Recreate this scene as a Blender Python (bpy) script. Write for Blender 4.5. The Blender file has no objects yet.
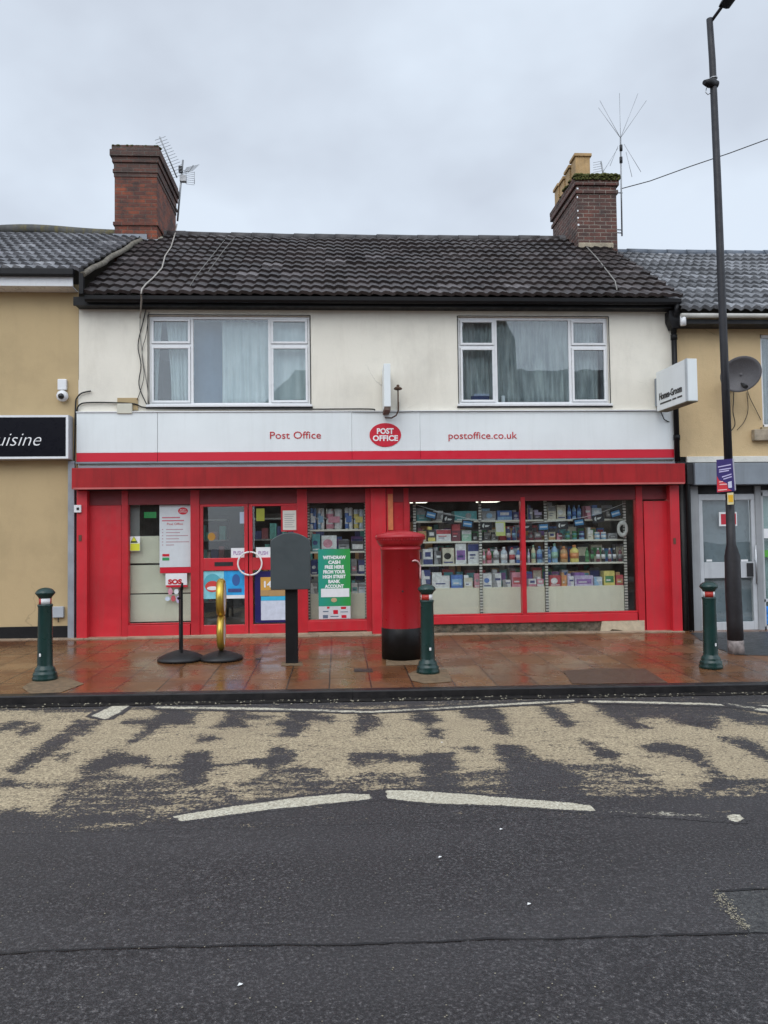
import bpy, bmesh, math, random
import numpy as np
from mathutils import Vector, Matrix
R = math.radians
random.seed(7)
scene = bpy.context.scene
C = scene.collection

# ------------------------------------------------------------------ camera, sky, sun, exposure
CAM_D, CAM_H = 11.872, 1.429
YAW, PIT, ROL, FPX = 0.0601, 0.0378, -0.0135, 768.0
cy_, sy_ = math.cos(YAW), math.sin(YAW); cp_, sp_ = math.cos(PIT), math.sin(PIT); cr_, sr_ = math.cos(ROL), math.sin(ROL)
_f0 = np.array([sy_, cy_, 0.]); _r = np.array([cy_, -sy_, 0.]); _u0 = np.array([0, 0, 1.])
FWD = cp_*_f0 + sp_*_u0; _u = cp_*_u0 - sp_*_f0
RGT = cr_*_r + sr_*_u; UPV = -sr_*_r + cr_*_u
CAMP = np.array([0., -CAM_D, CAM_H])
cam = bpy.data.cameras.new('camera'); co = bpy.data.objects.new('camera', cam); C.objects.link(co)
cam.sensor_fit = 'HORIZONTAL'; cam.sensor_width = 36; cam.lens = 36*FPX/768*1.0
cam.clip_end = 3000; cam.clip_start = 0.05
m4 = Matrix.Identity(4)
for i in range(3):
    m4[i][0] = RGT[i]; m4[i][1] = UPV[i]; m4[i][2] = -FWD[i]; m4[i][3] = CAMP[i]
co.matrix_world = m4
scene.camera = co

world = bpy.data.worlds.new("World"); scene.world = world; world.use_nodes = True
wn = world.node_tree; wn.nodes.clear()
def wnode(t, **k):
    n = wn.nodes.new(t)
    for a, b in k.items(): setattr(n, a, b)
    return n
wo = wnode('ShaderNodeOutputWorld'); bg = wnode('ShaderNodeBackground'); bg.inputs[1].default_value = 0.10
sky = wnode('ShaderNodeTexSky', sky_type='NISHITA'); sky.sun_disc = False
SUN_EL, SUN_ROT = R(48), R(200)
sky.sun_elevation = SUN_EL; sky.sun_rotation = SUN_ROT
tc = wnode('ShaderNodeTexCoord')
mp = wnode('ShaderNodeMapping'); mp.inputs['Scale'].default_value = (1.0, 1.0, 1.6); mp.inputs['Rotation'].default_value = (0.2, 0.4, 0.3)
nz = wnode('ShaderNodeTexNoise'); nz.inputs['Scale'].default_value = 1.9; nz.inputs['Detail'].default_value = 5; nz.inputs['Roughness'].default_value = .5
wn.links.new(tc.outputs['Generated'], mp.inputs[0]); wn.links.new(mp.outputs[0], nz.inputs[0])
cr = wnode('ShaderNodeValToRGB')
cr.color_ramp.elements[0].position = .36; cr.color_ramp.elements[0].color = (0.455, 0.495, 0.57, 1)
cr.color_ramp.elements[1].position = .62; cr.color_ramp.elements[1].color = (0.655, 0.73, 0.825, 1)
wn.links.new(nz.outputs[0], cr.inputs[0])
# thinner, brighter cloud overhead and towards the hidden sun (behind the photographer)
sx = wnode('ShaderNodeSeparateXYZ'); wn.links.new(tc.outputs['Generated'], sx.inputs[0])
mr = wnode('ShaderNodeMapRange'); mr.inputs['From Min'].default_value = 0.72; mr.inputs['From Max'].default_value = -0.4
mr.inputs['To Min'].default_value = 8.2; mr.inputs['To Max'].default_value = 15.0; mr.interpolation_type = 'SMOOTHSTEP'
wn.links.new(sx.outputs[1], mr.inputs['Value'])
vm = wnode('ShaderNodeVectorMath', operation='SCALE'); wn.links.new(cr.outputs[0], vm.inputs[0]); wn.links.new(mr.outputs[0], vm.inputs['Scale'])
mx = wnode('ShaderNodeMix', data_type='RGBA'); mx.inputs['Factor'].default_value = .93
wn.links.new(sky.outputs[0], mx.inputs[6]); wn.links.new(vm.outputs[0], mx.inputs[7])
wn.links.new(mx.outputs[2], bg.inputs[0]); wn.links.new(bg.outputs[0], wo.inputs[0])

sl = bpy.data.lights.new('sun', 'SUN'); sl.energy = 0.8; sl.angle = R(50); sl.color = (1, .97, .92)
so = bpy.data.objects.new('sun', sl); C.objects.link(so)
sd = Vector((-0.25, -math.cos(SUN_EL), math.sin(SUN_EL)))
so.rotation_euler = sd.to_track_quat('Z', 'Y').to_euler(); so.location = (0, -30, 30)
scene.view_settings.view_transform = 'Standard'; scene.view_settings.look = 'None'
scene.view_settings.gamma = 1; scene.view_settings.exposure = 0.55; scene.view_settings.use_curve_mapping = False
scene.cycles.max_bounces = 8; scene.cycles.transparent_max_bounces = 16

# ------------------------------------------------------------------ coordinates
def ray(px, py):
    return FWD*FPX + RGT*(px-384) - UPV*(py-512)
def U(px, py, Y=0.):
    d = ray(px, py); t = (Y+CAM_D)/d[1]; p = CAMP+d*t
    return float(p[0]), float(p[2])
def UX(px, py, Y=0.): return U(px, py, Y)[0]
def UZ(px, py, Y=0.): return U(px, py, Y)[1]
KX, CY = 0.0085, 0.0276
KERB_Y, KERB_H = -3.9, 0.085
ROAD_Z = CY*KERB_Y-KERB_H
def pave_z(x, y): return -KX*x + CY*y
def road_z(x, y): return -KX*x + ROAD_Z
def GP(px, py):   # on pavement
    d = ray(px, py); t = -(CAMP[2]+KX*CAMP[0]-CY*CAMP[1])/(d[2]+KX*d[0]-CY*d[1]); p = CAMP+d*t
    return float(p[0]), float(p[1])
def GR(px, py):   # on road
    d = ray(px, py); t = -(CAMP[2]+KX*CAMP[0]-ROAD_Z)/(d[2]+KX*d[0]); p = CAMP+d*t
    return float(p[0]), float(p[1])
XL, XR = -3.915, 5.385

# ------------------------------------------------------------------ materials
def newmat(name):
    m = bpy.data.materials.new(name); m.use_nodes = True
    nt = m.node_tree; b = nt.nodes['Principled BSDF']
    return m, nt, b
def N(nt, t, ins=None, **k):
    n = nt.nodes.new(t)
    for a, b in k.items(): setattr(n, a, b)
    if ins:
        for a, b in ins.items():
            if isinstance(b, bpy.types.NodeSocket): nt.links.new(b, n.inputs[a])
            else: n.inputs[a].default_value = b
    return n
def c4(c): return (c[0], c[1], c[2], 1)
def objco(nt, scale=(1, 1, 1), rot=(0, 0, 0)):
    t = N(nt, 'ShaderNodeTexCoord'); m = N(nt, 'ShaderNodeMapping', {0: t.outputs['Object']})
    m.inputs['Scale'].default_value = scale; m.inputs['Rotation'].default_value = rot
    return m.outputs[0]
def noise(nt, vec, scale, detail=4, rough=.55):
    return N(nt, 'ShaderNodeTexNoise', {'Vector': vec, 'Scale': scale, 'Detail': detail, 'Roughness': rough}).outputs[0]
def ramp(nt, fac, stops):
    n = N(nt, 'ShaderNodeValToRGB', {0: fac}); e = n.color_ramp.elements
    while len(e) < len(stops): e.new(0.5)
    for el, (p, c) in zip(e, stops): el.position = p; el.color = c4(c) if not isinstance(c, (int, float)) else (c, c, c, 1)
    return n.outputs[0]
def mixc(nt, fac, a, b, mode='MIX'):
    n = N(nt, 'ShaderNodeMix', data_type='RGBA', blend_type=mode)
    for s, v in ((0, fac), (6, a), (7, b)):
        if isinstance(v, bpy.types.NodeSocket): nt.links.new(v, n.inputs[s])
        else: n.inputs[s].default_value = v if isinstance(v, (int, float)) else c4(v)
    return n.outputs[2]
def math_(nt, op, a, b=0., clamp=False):
    n = N(nt, 'ShaderNodeMath', operation=op, use_clamp=clamp)
    for s, v in ((0, a), (1, b)):
        if isinstance(v, bpy.types.NodeSocket): nt.links.new(v, n.inputs[s])
        else: n.inputs[s].default_value = v
    return n.outputs[0]
def bump(nt, b, h, strength=.3, dist=.01):
    n = N(nt, 'ShaderNodeBump', {'Height': h, 'Strength': strength, 'Distance': dist}); nt.links.new(n.outputs[0], b.inputs['Normal'])
MC = {}
def paint(name, col, rough=.45, var=.12, scale=2.5, bs=.08, bscale=40, metal=0., streak=0., scol=None, chips=0., spec=.5):
    if name in MC: return MC[name]
    m, nt, b = newmat(name)
    v = objco(nt)
    n1 = noise(nt, v, scale, 6, .6)
    lo = tuple(max(0, c*(1-var)) for c in col); hi = tuple(c*(1+var) for c in col)
    c = ramp(nt, n1, [(.3, lo), (.7, hi)])
    if streak > 0:
        vs = objco(nt, (7, 7, .55)); n2 = noise(nt, vs, 1.6, 5, .65)
        f = ramp(nt, n2, [(.48, 0.), (.75, streak)])
        c = mixc(nt, f, c, scol or tuple(x*.45 for x in col))
    if chips > 0:
        n3 = noise(nt, v, 22, 5, .7); f = ramp(nt, n3, [(.72-.08*chips, 0.), (.76-.08*chips, 1.)])
        c = mixc(nt, f, c, (.2, .18, .16))
    nt.links.new(c, b.inputs['Base Color'])
    n4 = noise(nt, v, 9, 4)
    rr = N(nt, 'ShaderNodeMapRange', {'Value': n4, 'From Min': .3, 'From Max': .7, 'To Min': rough*.8, 'To Max': min(1, rough*1.2)})
    nt.links.new(rr.outputs[0], b.inputs['Roughness'])
    b.inputs['Metallic'].default_value = metal; b.inputs['Specular IOR Level'].default_value = spec
    if bs > 0: bump(nt, b, noise(nt, v, bscale, 4), bs, .01)
    MC[name] = m; return m
def flat(name, col, rough=.5, metal=0):
    return paint(name, col, rough, .05, 12, .0, metal=metal)
def render_wall(name, col, stain=.35, scol=None, bstr=.35):
    if name in MC: return MC[name]
    m, nt, b = newmat(name); v = objco(nt)
    n1 = noise(nt, v, 1.1, 7, .62)
    c = ramp(nt, n1, [(.28, tuple(x*.86 for x in col)), (.5, col), (.75, tuple(min(1, x*1.05) for x in col))])
    n2 = noise(nt, objco(nt, (2.2, 2.2, .5)), 1.3, 7, .72)
    f = ramp(nt, n2, [(.5, 0.), (.8, stain*.8)]); c = mixc(nt, f, c, scol or tuple(x*.5 for x in col))
    n3 = noise(nt, v, 11, 6, .75); f = ramp(nt, n3, [(.62, 0.), (.8, .35)]); c = mixc(nt, f, c, tuple(x*.6 for x in col))
    wv = N(nt, 'ShaderNodeTexNoise', {'Vector': v, 'Scale': 3.5, 'Detail': 4.})
    wv = N(nt, 'ShaderNodeVectorMath', {0: v, 1: N(nt, 'ShaderNodeVectorMath', {0: wv.outputs[1], 1: (.35, .35, .35)}, operation='MULTIPLY').outputs[0]}, operation='ADD').outputs[0]
    vo = N(nt, 'ShaderNodeTexVoronoi', {'Vector': wv, 'Scale': .8}, feature='DISTANCE_TO_EDGE').outputs[0]
    ck = math_(nt, 'MULTIPLY', math_(nt, 'LESS_THAN', vo, .006), ramp(nt, noise(nt, v, .9, 3), [(.56, 0.), (.66, .3)]))
    c = mixc(nt, ck, c, tuple(x*.35 for x in col))
    nt.links.new(c, b.inputs['Base Color']); b.inputs['Roughness'].default_value = .85
    h = math_(nt, 'ADD', math_(nt, 'MULTIPLY', noise(nt, v, 5, 3), 1.6), noise(nt, v, 90, 3))
    bump(nt, b, h, bstr, .012)
    MC[name] = m; return m

def brick_mat(name, c1, c2, mortar, dirt=.5, sc=1.0):
    m, nt, b = newmat(name)
    g = N(nt, 'ShaderNodeTexCoord').outputs['Object']; s = N(nt, 'ShaderNodeSeparateXYZ', {0: g})
    geo = N(nt, 'ShaderNodeNewGeometry'); sn = N(nt, 'ShaderNodeSeparateXYZ', {0: geo.outputs['Normal']})
    ax = math_(nt, 'ABSOLUTE', sn.outputs[0]); side = math_(nt, 'GREATER_THAN', ax, .5)
    u = N(nt, 'ShaderNodeMix', {0: side, 2: s.outputs[0], 3: s.outputs[1]}, data_type='FLOAT').outputs[0]
    vec = N(nt, 'ShaderNodeCombineXYZ', {0: u, 1: s.outputs[2], 2: 0.}).outputs[0]
    # slight wobble
    nzv = N(nt, 'ShaderNodeTexNoise', {'Vector': g, 'Scale': 7., 'Detail': 2.})
    vv = N(nt, 'ShaderNodeVectorMath', {0: nzv.outputs[1], 1: (.012, .012, 0)}, operation='MULTIPLY').outputs[0]
    vec = N(nt, 'ShaderNodeVectorMath', {0: vec, 1: vv}, operation='ADD').outputs[0]
    br = N(nt, 'ShaderNodeTexBrick', {'Vector': vec, 'Color1': c4(c1), 'Color2': c4(c2), 'Mortar': c4(mortar), 'Scale': 1., 'Mortar Size': .009, 'Mortar Smooth': .3, 'Bias': 0., 'Brick Width': .225*sc, 'Row Height': .076*sc})
    n1 = noise(nt, g, 3.5, 6, .7)
    c = mixc(nt, ramp(nt, n1, [(.4, 0.), (.7, dirt)]), br.outputs[0], (.035, .03, .028))
    n2 = noise(nt, g, 30, 4, .7)
    c = mixc(nt, ramp(nt, n2, [(.45, 0.), (.75, .5)]), c, tuple(x*.5 for x in c1))
    nt.links.new(c, b.inputs['Base Color']); b.inputs['Roughness'].default_value = .8
    h = math_(nt, 'ADD', math_(nt, 'MULTIPLY', br.outputs[1], -1.), math_(nt, 'MULTIPLY', n2, .6))
    bump(nt, b, h, .8, .012)
    return m

def tile_mat(name, base, moss, light, tw, rh, rough=.5):
    m, nt, b = newmat(name)
    t = N(nt, 'ShaderNodeUVMap'); uv = t.outputs[0]
    s = N(nt, 'ShaderNodeSeparateXYZ', {0: uv})
    cx = math_(nt, 'FLOOR', s.outputs[0]); cyy = math_(nt, 'FLOOR', s.outputs[1])
    cell = N(nt, 'ShaderNodeCombineXYZ', {0: cx, 1: cyy, 2: 3.3}).outputs[0]
    wn_ = N(nt, 'ShaderNodeTexWhiteNoise', {0: cell}, noise_dimensions='3D').outputs[0]
    c = ramp(nt, wn_, [(0., tuple(x*.6 for x in base)), (.6, base), (.9, tuple(x*1.5 for x in base)), (1., light)])
    g = N(nt, 'ShaderNodeTexCoord').outputs['Object']
    n1 = noise(nt, g, .9, 5, .65); c = mixc(nt, ramp(nt, n1, [(.45, 0.), (.75, .55)]), c, moss)
    n2 = noise(nt, g, 16, 6, .75); c = mixc(nt, ramp(nt, n2, [(.55, 0.), (.75, .5)]), c, light)
    n3 = noise(nt, g, 40, 3, .7); c = mixc(nt, ramp(nt, n3, [(.5, 0.), (.8, .5)]), c, (.015, .014, .014))
    nt.links.new(c, b.inputs['Base Color']); b.inputs['Roughness'].default_value = rough
    bump(nt, b, noise(nt, g, 60, 4), .35, .01)
    return m

def glass_mat(name, tint=(1, 1, 1), ior=1.75, wave=.0, rough=0.0):
    m, nt, b = newmat(name); nt.nodes.remove(b)
    out = nt.nodes['Material Output']
    tr = N(nt, 'ShaderNodeBsdfTransparent', {0: c4(tint)}); gl = N(nt, 'ShaderNodeBsdfGlossy', {'Roughness': rough})
    f0 = ((ior-1)/(ior+1))**2
    fc = N(nt, 'ShaderNodeLayerWeight').outputs['Facing']; p5 = math_(nt, 'POWER', fc, 5.)
    fr_ = math_(nt, 'ADD', math_(nt, 'MULTIPLY', p5, 1-f0), f0)
    g = N(nt, 'ShaderNodeTexCoord').outputs['Object']
    bm_ = N(nt, 'ShaderNodeBump', {'Height': noise(nt, g, 1.3, 2), 'Strength': wave, 'Distance': .02})
    nt.links.new(bm_.outputs[0], gl.inputs['Normal'])
    mxs = N(nt, 'ShaderNodeMixShader', {0: fr_, 1: tr.outputs[0], 2: gl.outputs[0]})
    # thin film of dirt
    df = N(nt, 'ShaderNodeBsdfDiffuse', {0: (.5, .5, .48, 1)})
    n1 = ramp(nt, noise(nt, g, 3.5, 6, .7), [(.4, .0), (.8, .04)])
    m2 = N(nt, 'ShaderNodeMixShader', {0: n1, 1: mxs.outputs[0], 2: df.outputs[0]})
    nt.links.new(m2.outputs[0], out.inputs[0])
    return m
def emit_mat(name, col, s):
    m, nt, b = newmat(name); b.inputs['Base Color'].default_value = c4(col)
    b.inputs['Emission Color'].default_value = c4(col); b.inputs['Emission Strength'].default_value = s
    return m

# ------------------------------------------------------------------ mesh builder
OFF = {}
class MB:
    def __init__(s): s.v = []; s.f = []; s.mi = []; s.uv = None; s.smooth = []
    def add(s, vs, fs, mi=0, sm=False):
        o = len(s.v); s.v += [tuple(map(float, p)) for p in vs]
        for f in fs: s.f.append(tuple(o+i for i in f)); s.mi.append(mi); s.smooth.append(sm)
        return s
    def box(s, x0, x1, y0, y1, z0, z1, mi=0):
        x0, x1 = min(x0, x1), max(x0, x1); y0, y1 = min(y0, y1), max(y0, y1); z0, z1 = min(z0, z1), max(z0, z1)
        vs = [(x0, y0, z0), (x1, y0, z0), (x1, y1, z0), (x0, y1, z0), (x0, y0, z1), (x1, y0, z1), (x1, y1, z1), (x0, y1, z1)]
        return s.add(vs, [(0, 3, 2, 1), (4, 5, 6, 7), (0, 1, 5, 4), (1, 2, 6, 5), (2, 3, 7, 6), (3, 0, 4, 7)], mi)
    def tube(s, pts, r, n=8, mi=0, caps=True):
        pts = [Vector(p) for p in pts]; rs = r if isinstance(r, (list, tuple)) else [r]*len(pts)
        vs = []; prev = None
        for i, p in enumerate(pts):
            d = (pts[min(i+1, len(pts)-1)]-pts[max(i-1, 0)])
            d = d.normalized() if d.length > 1e-9 else Vector((0, 0, 1))
            if prev is None:
                a = Vector((0, 0, 1)) if abs(d.z) < .9 else Vector((1, 0, 0)); e = d.cross(a).normalized()
            else:
                e = (prev-d*prev.dot(d)); e = e.normalized() if e.length > 1e-6 else d.orthogonal().normalized()
            prev = e; g = d.cross(e)
            for k in range(n):
                t = 2*math.pi*k/n; vs.append(p+(e*math.cos(t)+g*math.sin(t))*rs[i])
        fs = []
        for i in range(len(pts)-1):
            for k in range(n):
                a = i*n+k; b = i*n+(k+1) % n; fs.append((a, b, b+n, a+n))
        s.add(vs, fs, mi, True)
        if caps:
            o = len(s.v)-len(vs); s.f.append(tuple(o+k for k in range(n))[::-1]); s.mi.append(mi); s.smooth.append(False)
            e_ = o+(len(pts)-1)*n; s.f.append(tuple(e_+k for k in range(n))); s.mi.append(mi); s.smooth.append(False)
        return s
    def lathe(s, prof, cx=0, cy=0, cz=0, n=32, mi=0, sq=None, mif=None):
        vs = []; fs = []
        for r, z in prof:
            for k in range(n):
                t = 2*math.pi*k/n; vs.append((cx+r*math.cos(t), cy+r*math.sin(t), cz+z))
        o = len(s.v); s.v += vs
        for i in range(len(prof)-1):
            for k in range(n):
                a = i*n+k; b = i*n+(k+1) % n
                s.f.append((o+a, o+b, o+b+n, o+a+n)); s.mi.append(mif(k, i) if mif else mi); s.smooth.append(True)
        s.f.append(tuple(o+k for k in range(n))[::-1]); s.mi.append(mi); s.smooth.append(False)
        e = o+(len(prof)-1)*n; s.f.append(tuple(e+k for k in range(n))); s.mi.append(mi); s.smooth.append(False)
        return s
    def prism(s, poly, axis, a, b, mi=0):
        # poly in the two other axes (x,z for 'y'; x,y for 'z'; y,z for 'x')
        def P(p, t):
            return {'y': (p[0], t, p[1]), 'z': (p[0], p[1], t), 'x': (t, p[0], p[1])}[axis]
        n = len(poly); vs = [P(p, a) for p in poly]+[P(p, b) for p in poly]
        fs = [tuple(range(n)), tuple(range(2*n-1, n-1, -1))]+[(i, i+n, (i+1) % n+n, (i+1) % n) for i in range(n)]
        return s.add(vs, fs, mi)
    def xform(s, M):
        s.v = [tuple(M @ Vector(p)) for p in s.v]; return s
    def build(s, name, mats, parent=None, bevel=0., world=True, auto=True):
        me = bpy.data.meshes.new(name)
        off = OFF.get(parent.name, Vector((0, 0, 0))) if (parent is not None and world) else Vector((0, 0, 0))
        me.from_pydata([(p[0]-off[0], p[1]-off[1], p[2]-off[2]) for p in s.v], [], s.f)
        me.polygons.foreach_set('material_index', s.mi); me.polygons.foreach_set('use_smooth', s.smooth)
        bm = bmesh.new(); bm.from_mesh(me); bmesh.ops.recalc_face_normals(bm, faces=bm.faces); bm.to_mesh(me); bm.free()
        for m in (mats if isinstance(mats, (list, tuple)) else [mats]): me.materials.append(m)
        me.update()
        o = bpy.data.objects.new(name, me); C.objects.link(o)
        if parent is not None: o.parent = parent; OFF[o.name] = off
        if bevel > 0:
            b = o.modifiers.new('bevel', 'BEVEL'); b.width = bevel; b.segments = 2; b.limit_method = 'ANGLE'; b.angle_limit = R(40)
        return o
def thing(name, label, cat, loc=(0, 0, 0), rz=0, group=None):
    o = bpy.data.objects.new(name, None); C.objects.link(o); o.location = loc; o.rotation_euler = (0, 0, rz)
    o['label'] = label; o['category'] = cat
    if group: o['group'] = group
    OFF[o.name] = Vector(loc); return o
def tag(o, label, cat, group=None):
    o['label'] = label; o['category'] = cat
    if group: o['group'] = group
    return o
def struct(o): o['kind'] = 'structure'; return o
def text(name, body, size, mat, parent, loc, rot=(R(90), 0, 0), extrude=.003, align='CENTER', shear=0., width=None, bold=0.0, spacing=1.0, label=None):
    cu = bpy.data.curves.new(name, 'FONT'); cu.body = body; cu.size = size; cu.extrude = extrude; cu.align_x = align; cu.align_y = 'CENTER'
    cu.shear = shear; cu.offset = bold; cu.space_character = spacing; cu.resolution_u = 3; cu.space_line = .82
    tmp = bpy.data.objects.new('tmp', cu); C.objects.link(tmp); bpy.context.view_layer.update()
    me = bpy.data.meshes.new_from_object(tmp.evaluated_get(bpy.context.evaluated_depsgraph_get()))
    bpy.data.objects.remove(tmp)
    me.materials.clear(); me.materials.append(mat)
    if width:
        xs = [v.co.x for v in me.vertices]; w = max(xs)-min(xs); k = width/w; mid = (max(xs)+min(xs))/2 if align == 'CENTER' else 0
        for v in me.vertices: v.co.x = (v.co.x-mid)*k
    M = Matrix.Translation(Vector(loc)-OFF.get(parent.name, Vector((0, 0, 0)))) @ Matrix.LocRotScale(None, __import__('mathutils').Euler(rot), None)
    me.transform(M); me.name = name
    o = bpy.data.objects.new(name, me); C.objects.link(o); o.parent = parent
    if label: o['label'] = label
    return o
def copy_tree(o, parent=None):
    c = o.copy(); C.objects.link(c); c.parent = parent
    OFF[c.name] = OFF.get(o.name, Vector((0, 0, 0)))
    for ch in [x for x in C.objects if x.parent == o]: copy_tree(ch, c)
    return c
def boxpx(mb, px0, px1, py0, py1, Yf, y0, y1, mi=0):
    """box whose front face (plane Y=Yf) spans the given photo rectangle, running from y0 to y1"""
    pm = (py0+py1)/2; pxm = (px0+px1)/2
    mb.box(UX(px0, pm, Yf), UX(px1, pm, Yf), y0, y1, UZ(pxm, py0, Yf), UZ(pxm, py1, Yf), mi); return mb

# ------------------------------------------------------------------ material set
RED = paint('red_gloss', (.58, .024, .036), .36, .18, 1.1, .12, 14, streak=.6, chips=.15, scol=(.42, .05, .05))
REDD = paint('red_frame', (.48, .016, .026), .38, .22, 2.2, .10, 20, streak=.5, scol=(.34, .03, .03), chips=.7)
REDC = paint('red_canopy', (.33, .014, .016), .5, .22, 1.5, .10, 18, streak=.8, scol=(.19, .012, .012), spec=.3)
REDS = paint('red_sign', (.58, .008, .03), .4, .01, .5, .0)
WSIGN = paint('white_sign', (.76, .80, .80), .35, .05, .9, .02, 10, streak=.2, scol=(.56, .58, .56))
UPVC = paint('white_upvc', (.76, .77, .78), .3, .04, 2, .0, streak=.15, scol=(.5, .5, .47))
CREAM = render_wall('cream_render', (.79, .75, .65), .4, (.45, .40, .32), .3)
TAN = render_wall('tan_render', (.50, .375, .205), .3, (.30, .23, .13), .25)
BEIGE = render_wall('beige_render', (.64, .475, .265), .45, (.36, .27, .18), .6)
BLACK = paint('black_plastic', (.008, .008, .009), .5, .2, 3, .05, spec=.25)
BLACKM = paint('black_matt', (.018, .018, .02), .7, .2, 3, .1)
LEADG = paint('lead', (.22, .24, .27), .5, .15, 4, .1)
GREYM = paint('grey_metal', (.22, .25, .28), .4, .12, 3, .05, streak=.4, scol=(.14, .15, .16))
GREYF = paint('grey_frame', (.30, .31, .32), .45, .1, 3, .05, streak=.3)
ALU = paint('aluminium', (.5, .51, .52), .35, .08, 6, .03, metal=.8)
WHITE = flat('white_card', (.78, .79, .80), .55)
CREAMP = paint('cream_panel', (.78, .76, .62), .45, .06, 1.5, .02)
DARK = paint('dark_interior', (.03, .032, .035), .8, .3, 2, .1)
GLASS = glass_mat('shop_glass', (.93, .95, .94), 1.62, .05)
GLASSU = glass_mat('upper_glass', (.86, .90, .91), 1.95, .10)

# ------------------------------------------------------------------ SETTING: ground
def road_pt(px, py, dz=0.004):
    x, y = GR(px, py); return (x, y, road_z(x, y)+dz)
def asphalt_nodes(nt, g, coarse=0.):
    n1 = noise(nt, g, 95, 3, .8); n2 = noise(nt, g, 38, 5, .75); n3 = noise(nt, g, 1.1, 5, .6)
    vor = N(nt, 'ShaderNodeTexVoronoi', {'Vector': g, 'Scale': 120.}); 
    n1 = noise(nt, g, 62, 4, .85)
    c = ramp(nt, n1, [(.38, (.004, .0038, .0042)), (.49, (.021, .0195, .0212)), (.57, (.066, .062, .065)), (.68, (.24, .225, .22))])
    c = mixc(nt, ramp(nt, n2, [(.4, .0), (.7, .55)]), c, (.016, .015, .016))
    c = mixc(nt, ramp(nt, n3, [(.3, .0), (.7, .3)]), c, (.050, .041, .040))
    # brownish broad patches and pale tyre polish
    n5 = noise(nt, N(nt, 'ShaderNodeMapping', {0: g, 'Scale': (.25, 1.3, 1)}).outputs[0], 1.2, 4, .6)
    c = mixc(nt, ramp(nt, n5, [(.45, 0.), (.7, .25)]), c, (.085, .080, .083))
    sp = N(nt, 'ShaderNodeTexWhiteNoise', {0: N(nt, 'ShaderNodeVectorMath', {0: g, 1: (70, 70, 70)}, operation='MULTIPLY').outputs[0]}).outputs[0]
    n6 = noise(nt, g, 60, 2, .5); c = mixc(nt, ramp(nt, n6, [(.775, 0.), (.80, .6)]), c, (.30, .29, .27))
    h = math_(nt, 'ADD', n1, math_(nt, 'MULTIPLY', vor.outputs[0], .7))
    return c, h, n3
m_asph, nt, b = newmat('asphalt')
g = objco(nt); c, h, n3 = asphalt_nodes(nt, g); nt.links.new(c, b.inputs['Base Color'])
nt.links.new(ramp(nt, n3, [(.3, .5), (.7, .72)]), b.inputs['Roughness']); bump(nt, b, h, .8, .008)
# worn buff surfacing: mask attribute 'buff' (how much coating is left) broken up by grain
def buff_mat(name, coat, coat2, attr, amp=1.0):
    m, nt, b = newmat(name); g = objco(nt)
    c, h, n3 = asphalt_nodes(nt, g)
    n1 = noise(nt, g, 80, 3, .8); n2 = noise(nt, g, 1.7, 6, .65); n4 = noise(nt, g, 14, 6, .75)
    at = N(nt, 'ShaderNodeAttribute', attribute_name=attr).outputs['Fac']
    n1 = noise(nt, g, 55, 4, .85)
    cc = ramp(nt, n1, [(.36, tuple(x*.26 for x in coat)), (.46, coat2), (.54, coat), (.66, tuple(min(.85, x*1.35) for x in coat))])
    cc = mixc(nt, ramp(nt, n2, [(.35, 0.), (.7, .5)]), cc, coat2)
    gst = N(nt, 'ShaderNodeMapping', {0: g, 'Scale': (.35, 1., 1.)}).outputs[0]
    n7 = math_(nt, 'ADD', math_(nt, 'MULTIPLY', math_(nt, 'SUBTRACT', noise(nt, gst, 9, 7, .7), .5), amp*1.5), math_(nt, 'MULTIPLY', math_(nt, 'SUBTRACT', n4, .5), amp*1.1))
    nn = math_(nt, 'ADD', n7, math_(nt, 'MULTIPLY', math_(nt, 'SUBTRACT', noise(nt, g, 40, 5, .85), .5), amp*2.7))
    mk = math_(nt, 'ADD', at, nn)
    mk = ramp(nt, mk, [(.47, 0.), (.54, 1.)])
    nt.links.new(mixc(nt, mk, c, cc), b.inputs['Base Color'])
    nt.links.new(mixc(nt, mk, ramp(nt, n3, [(.3, .5), (.7, .72)]), (.75, .75, .75)), b.inputs['Roughness'])
    bump(nt, b, math_(nt, 'ADD', h, math_(nt, 'MULTIPLY', mk, .3)), .8, .008)
    return m
BUFF = buff_mat('worn_buff_surfacing', (.53, .435, .28), (.31, .245, .16), 'buff')
PAINTW = buff_mat('worn_white_line', (.66, .62, .50), (.48, .43, .32), 'buff', .55)

Y_OPP = -11.2   # opposite kerb
def sheet(name, x0, x1, y0, y1, zf, mat):
    mb = MB(); mb.add([(x0, y0, zf(x0, y0)), (x1, y0, zf(x1, y0)), (x1, y1, zf(x1, y1)), (x0, y1, zf(x0, y1))], [(0, 1, 2, 3)])
    return struct(mb.build(name, mat))
# broad ground to the horizon lies lower; the road and pavements sit on it
gm = paint('ground_soil', (.10, .10, .09), .9, .2, .1, .1, 3)
sheet('ground', -900, 900, -900, 900, lambda x, y: -6.5, gm)
for a, b_ in ((-60, 60),):
    sheet('road', a, b_, Y_OPP, KERB_Y, road_z, m_asph)

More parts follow.
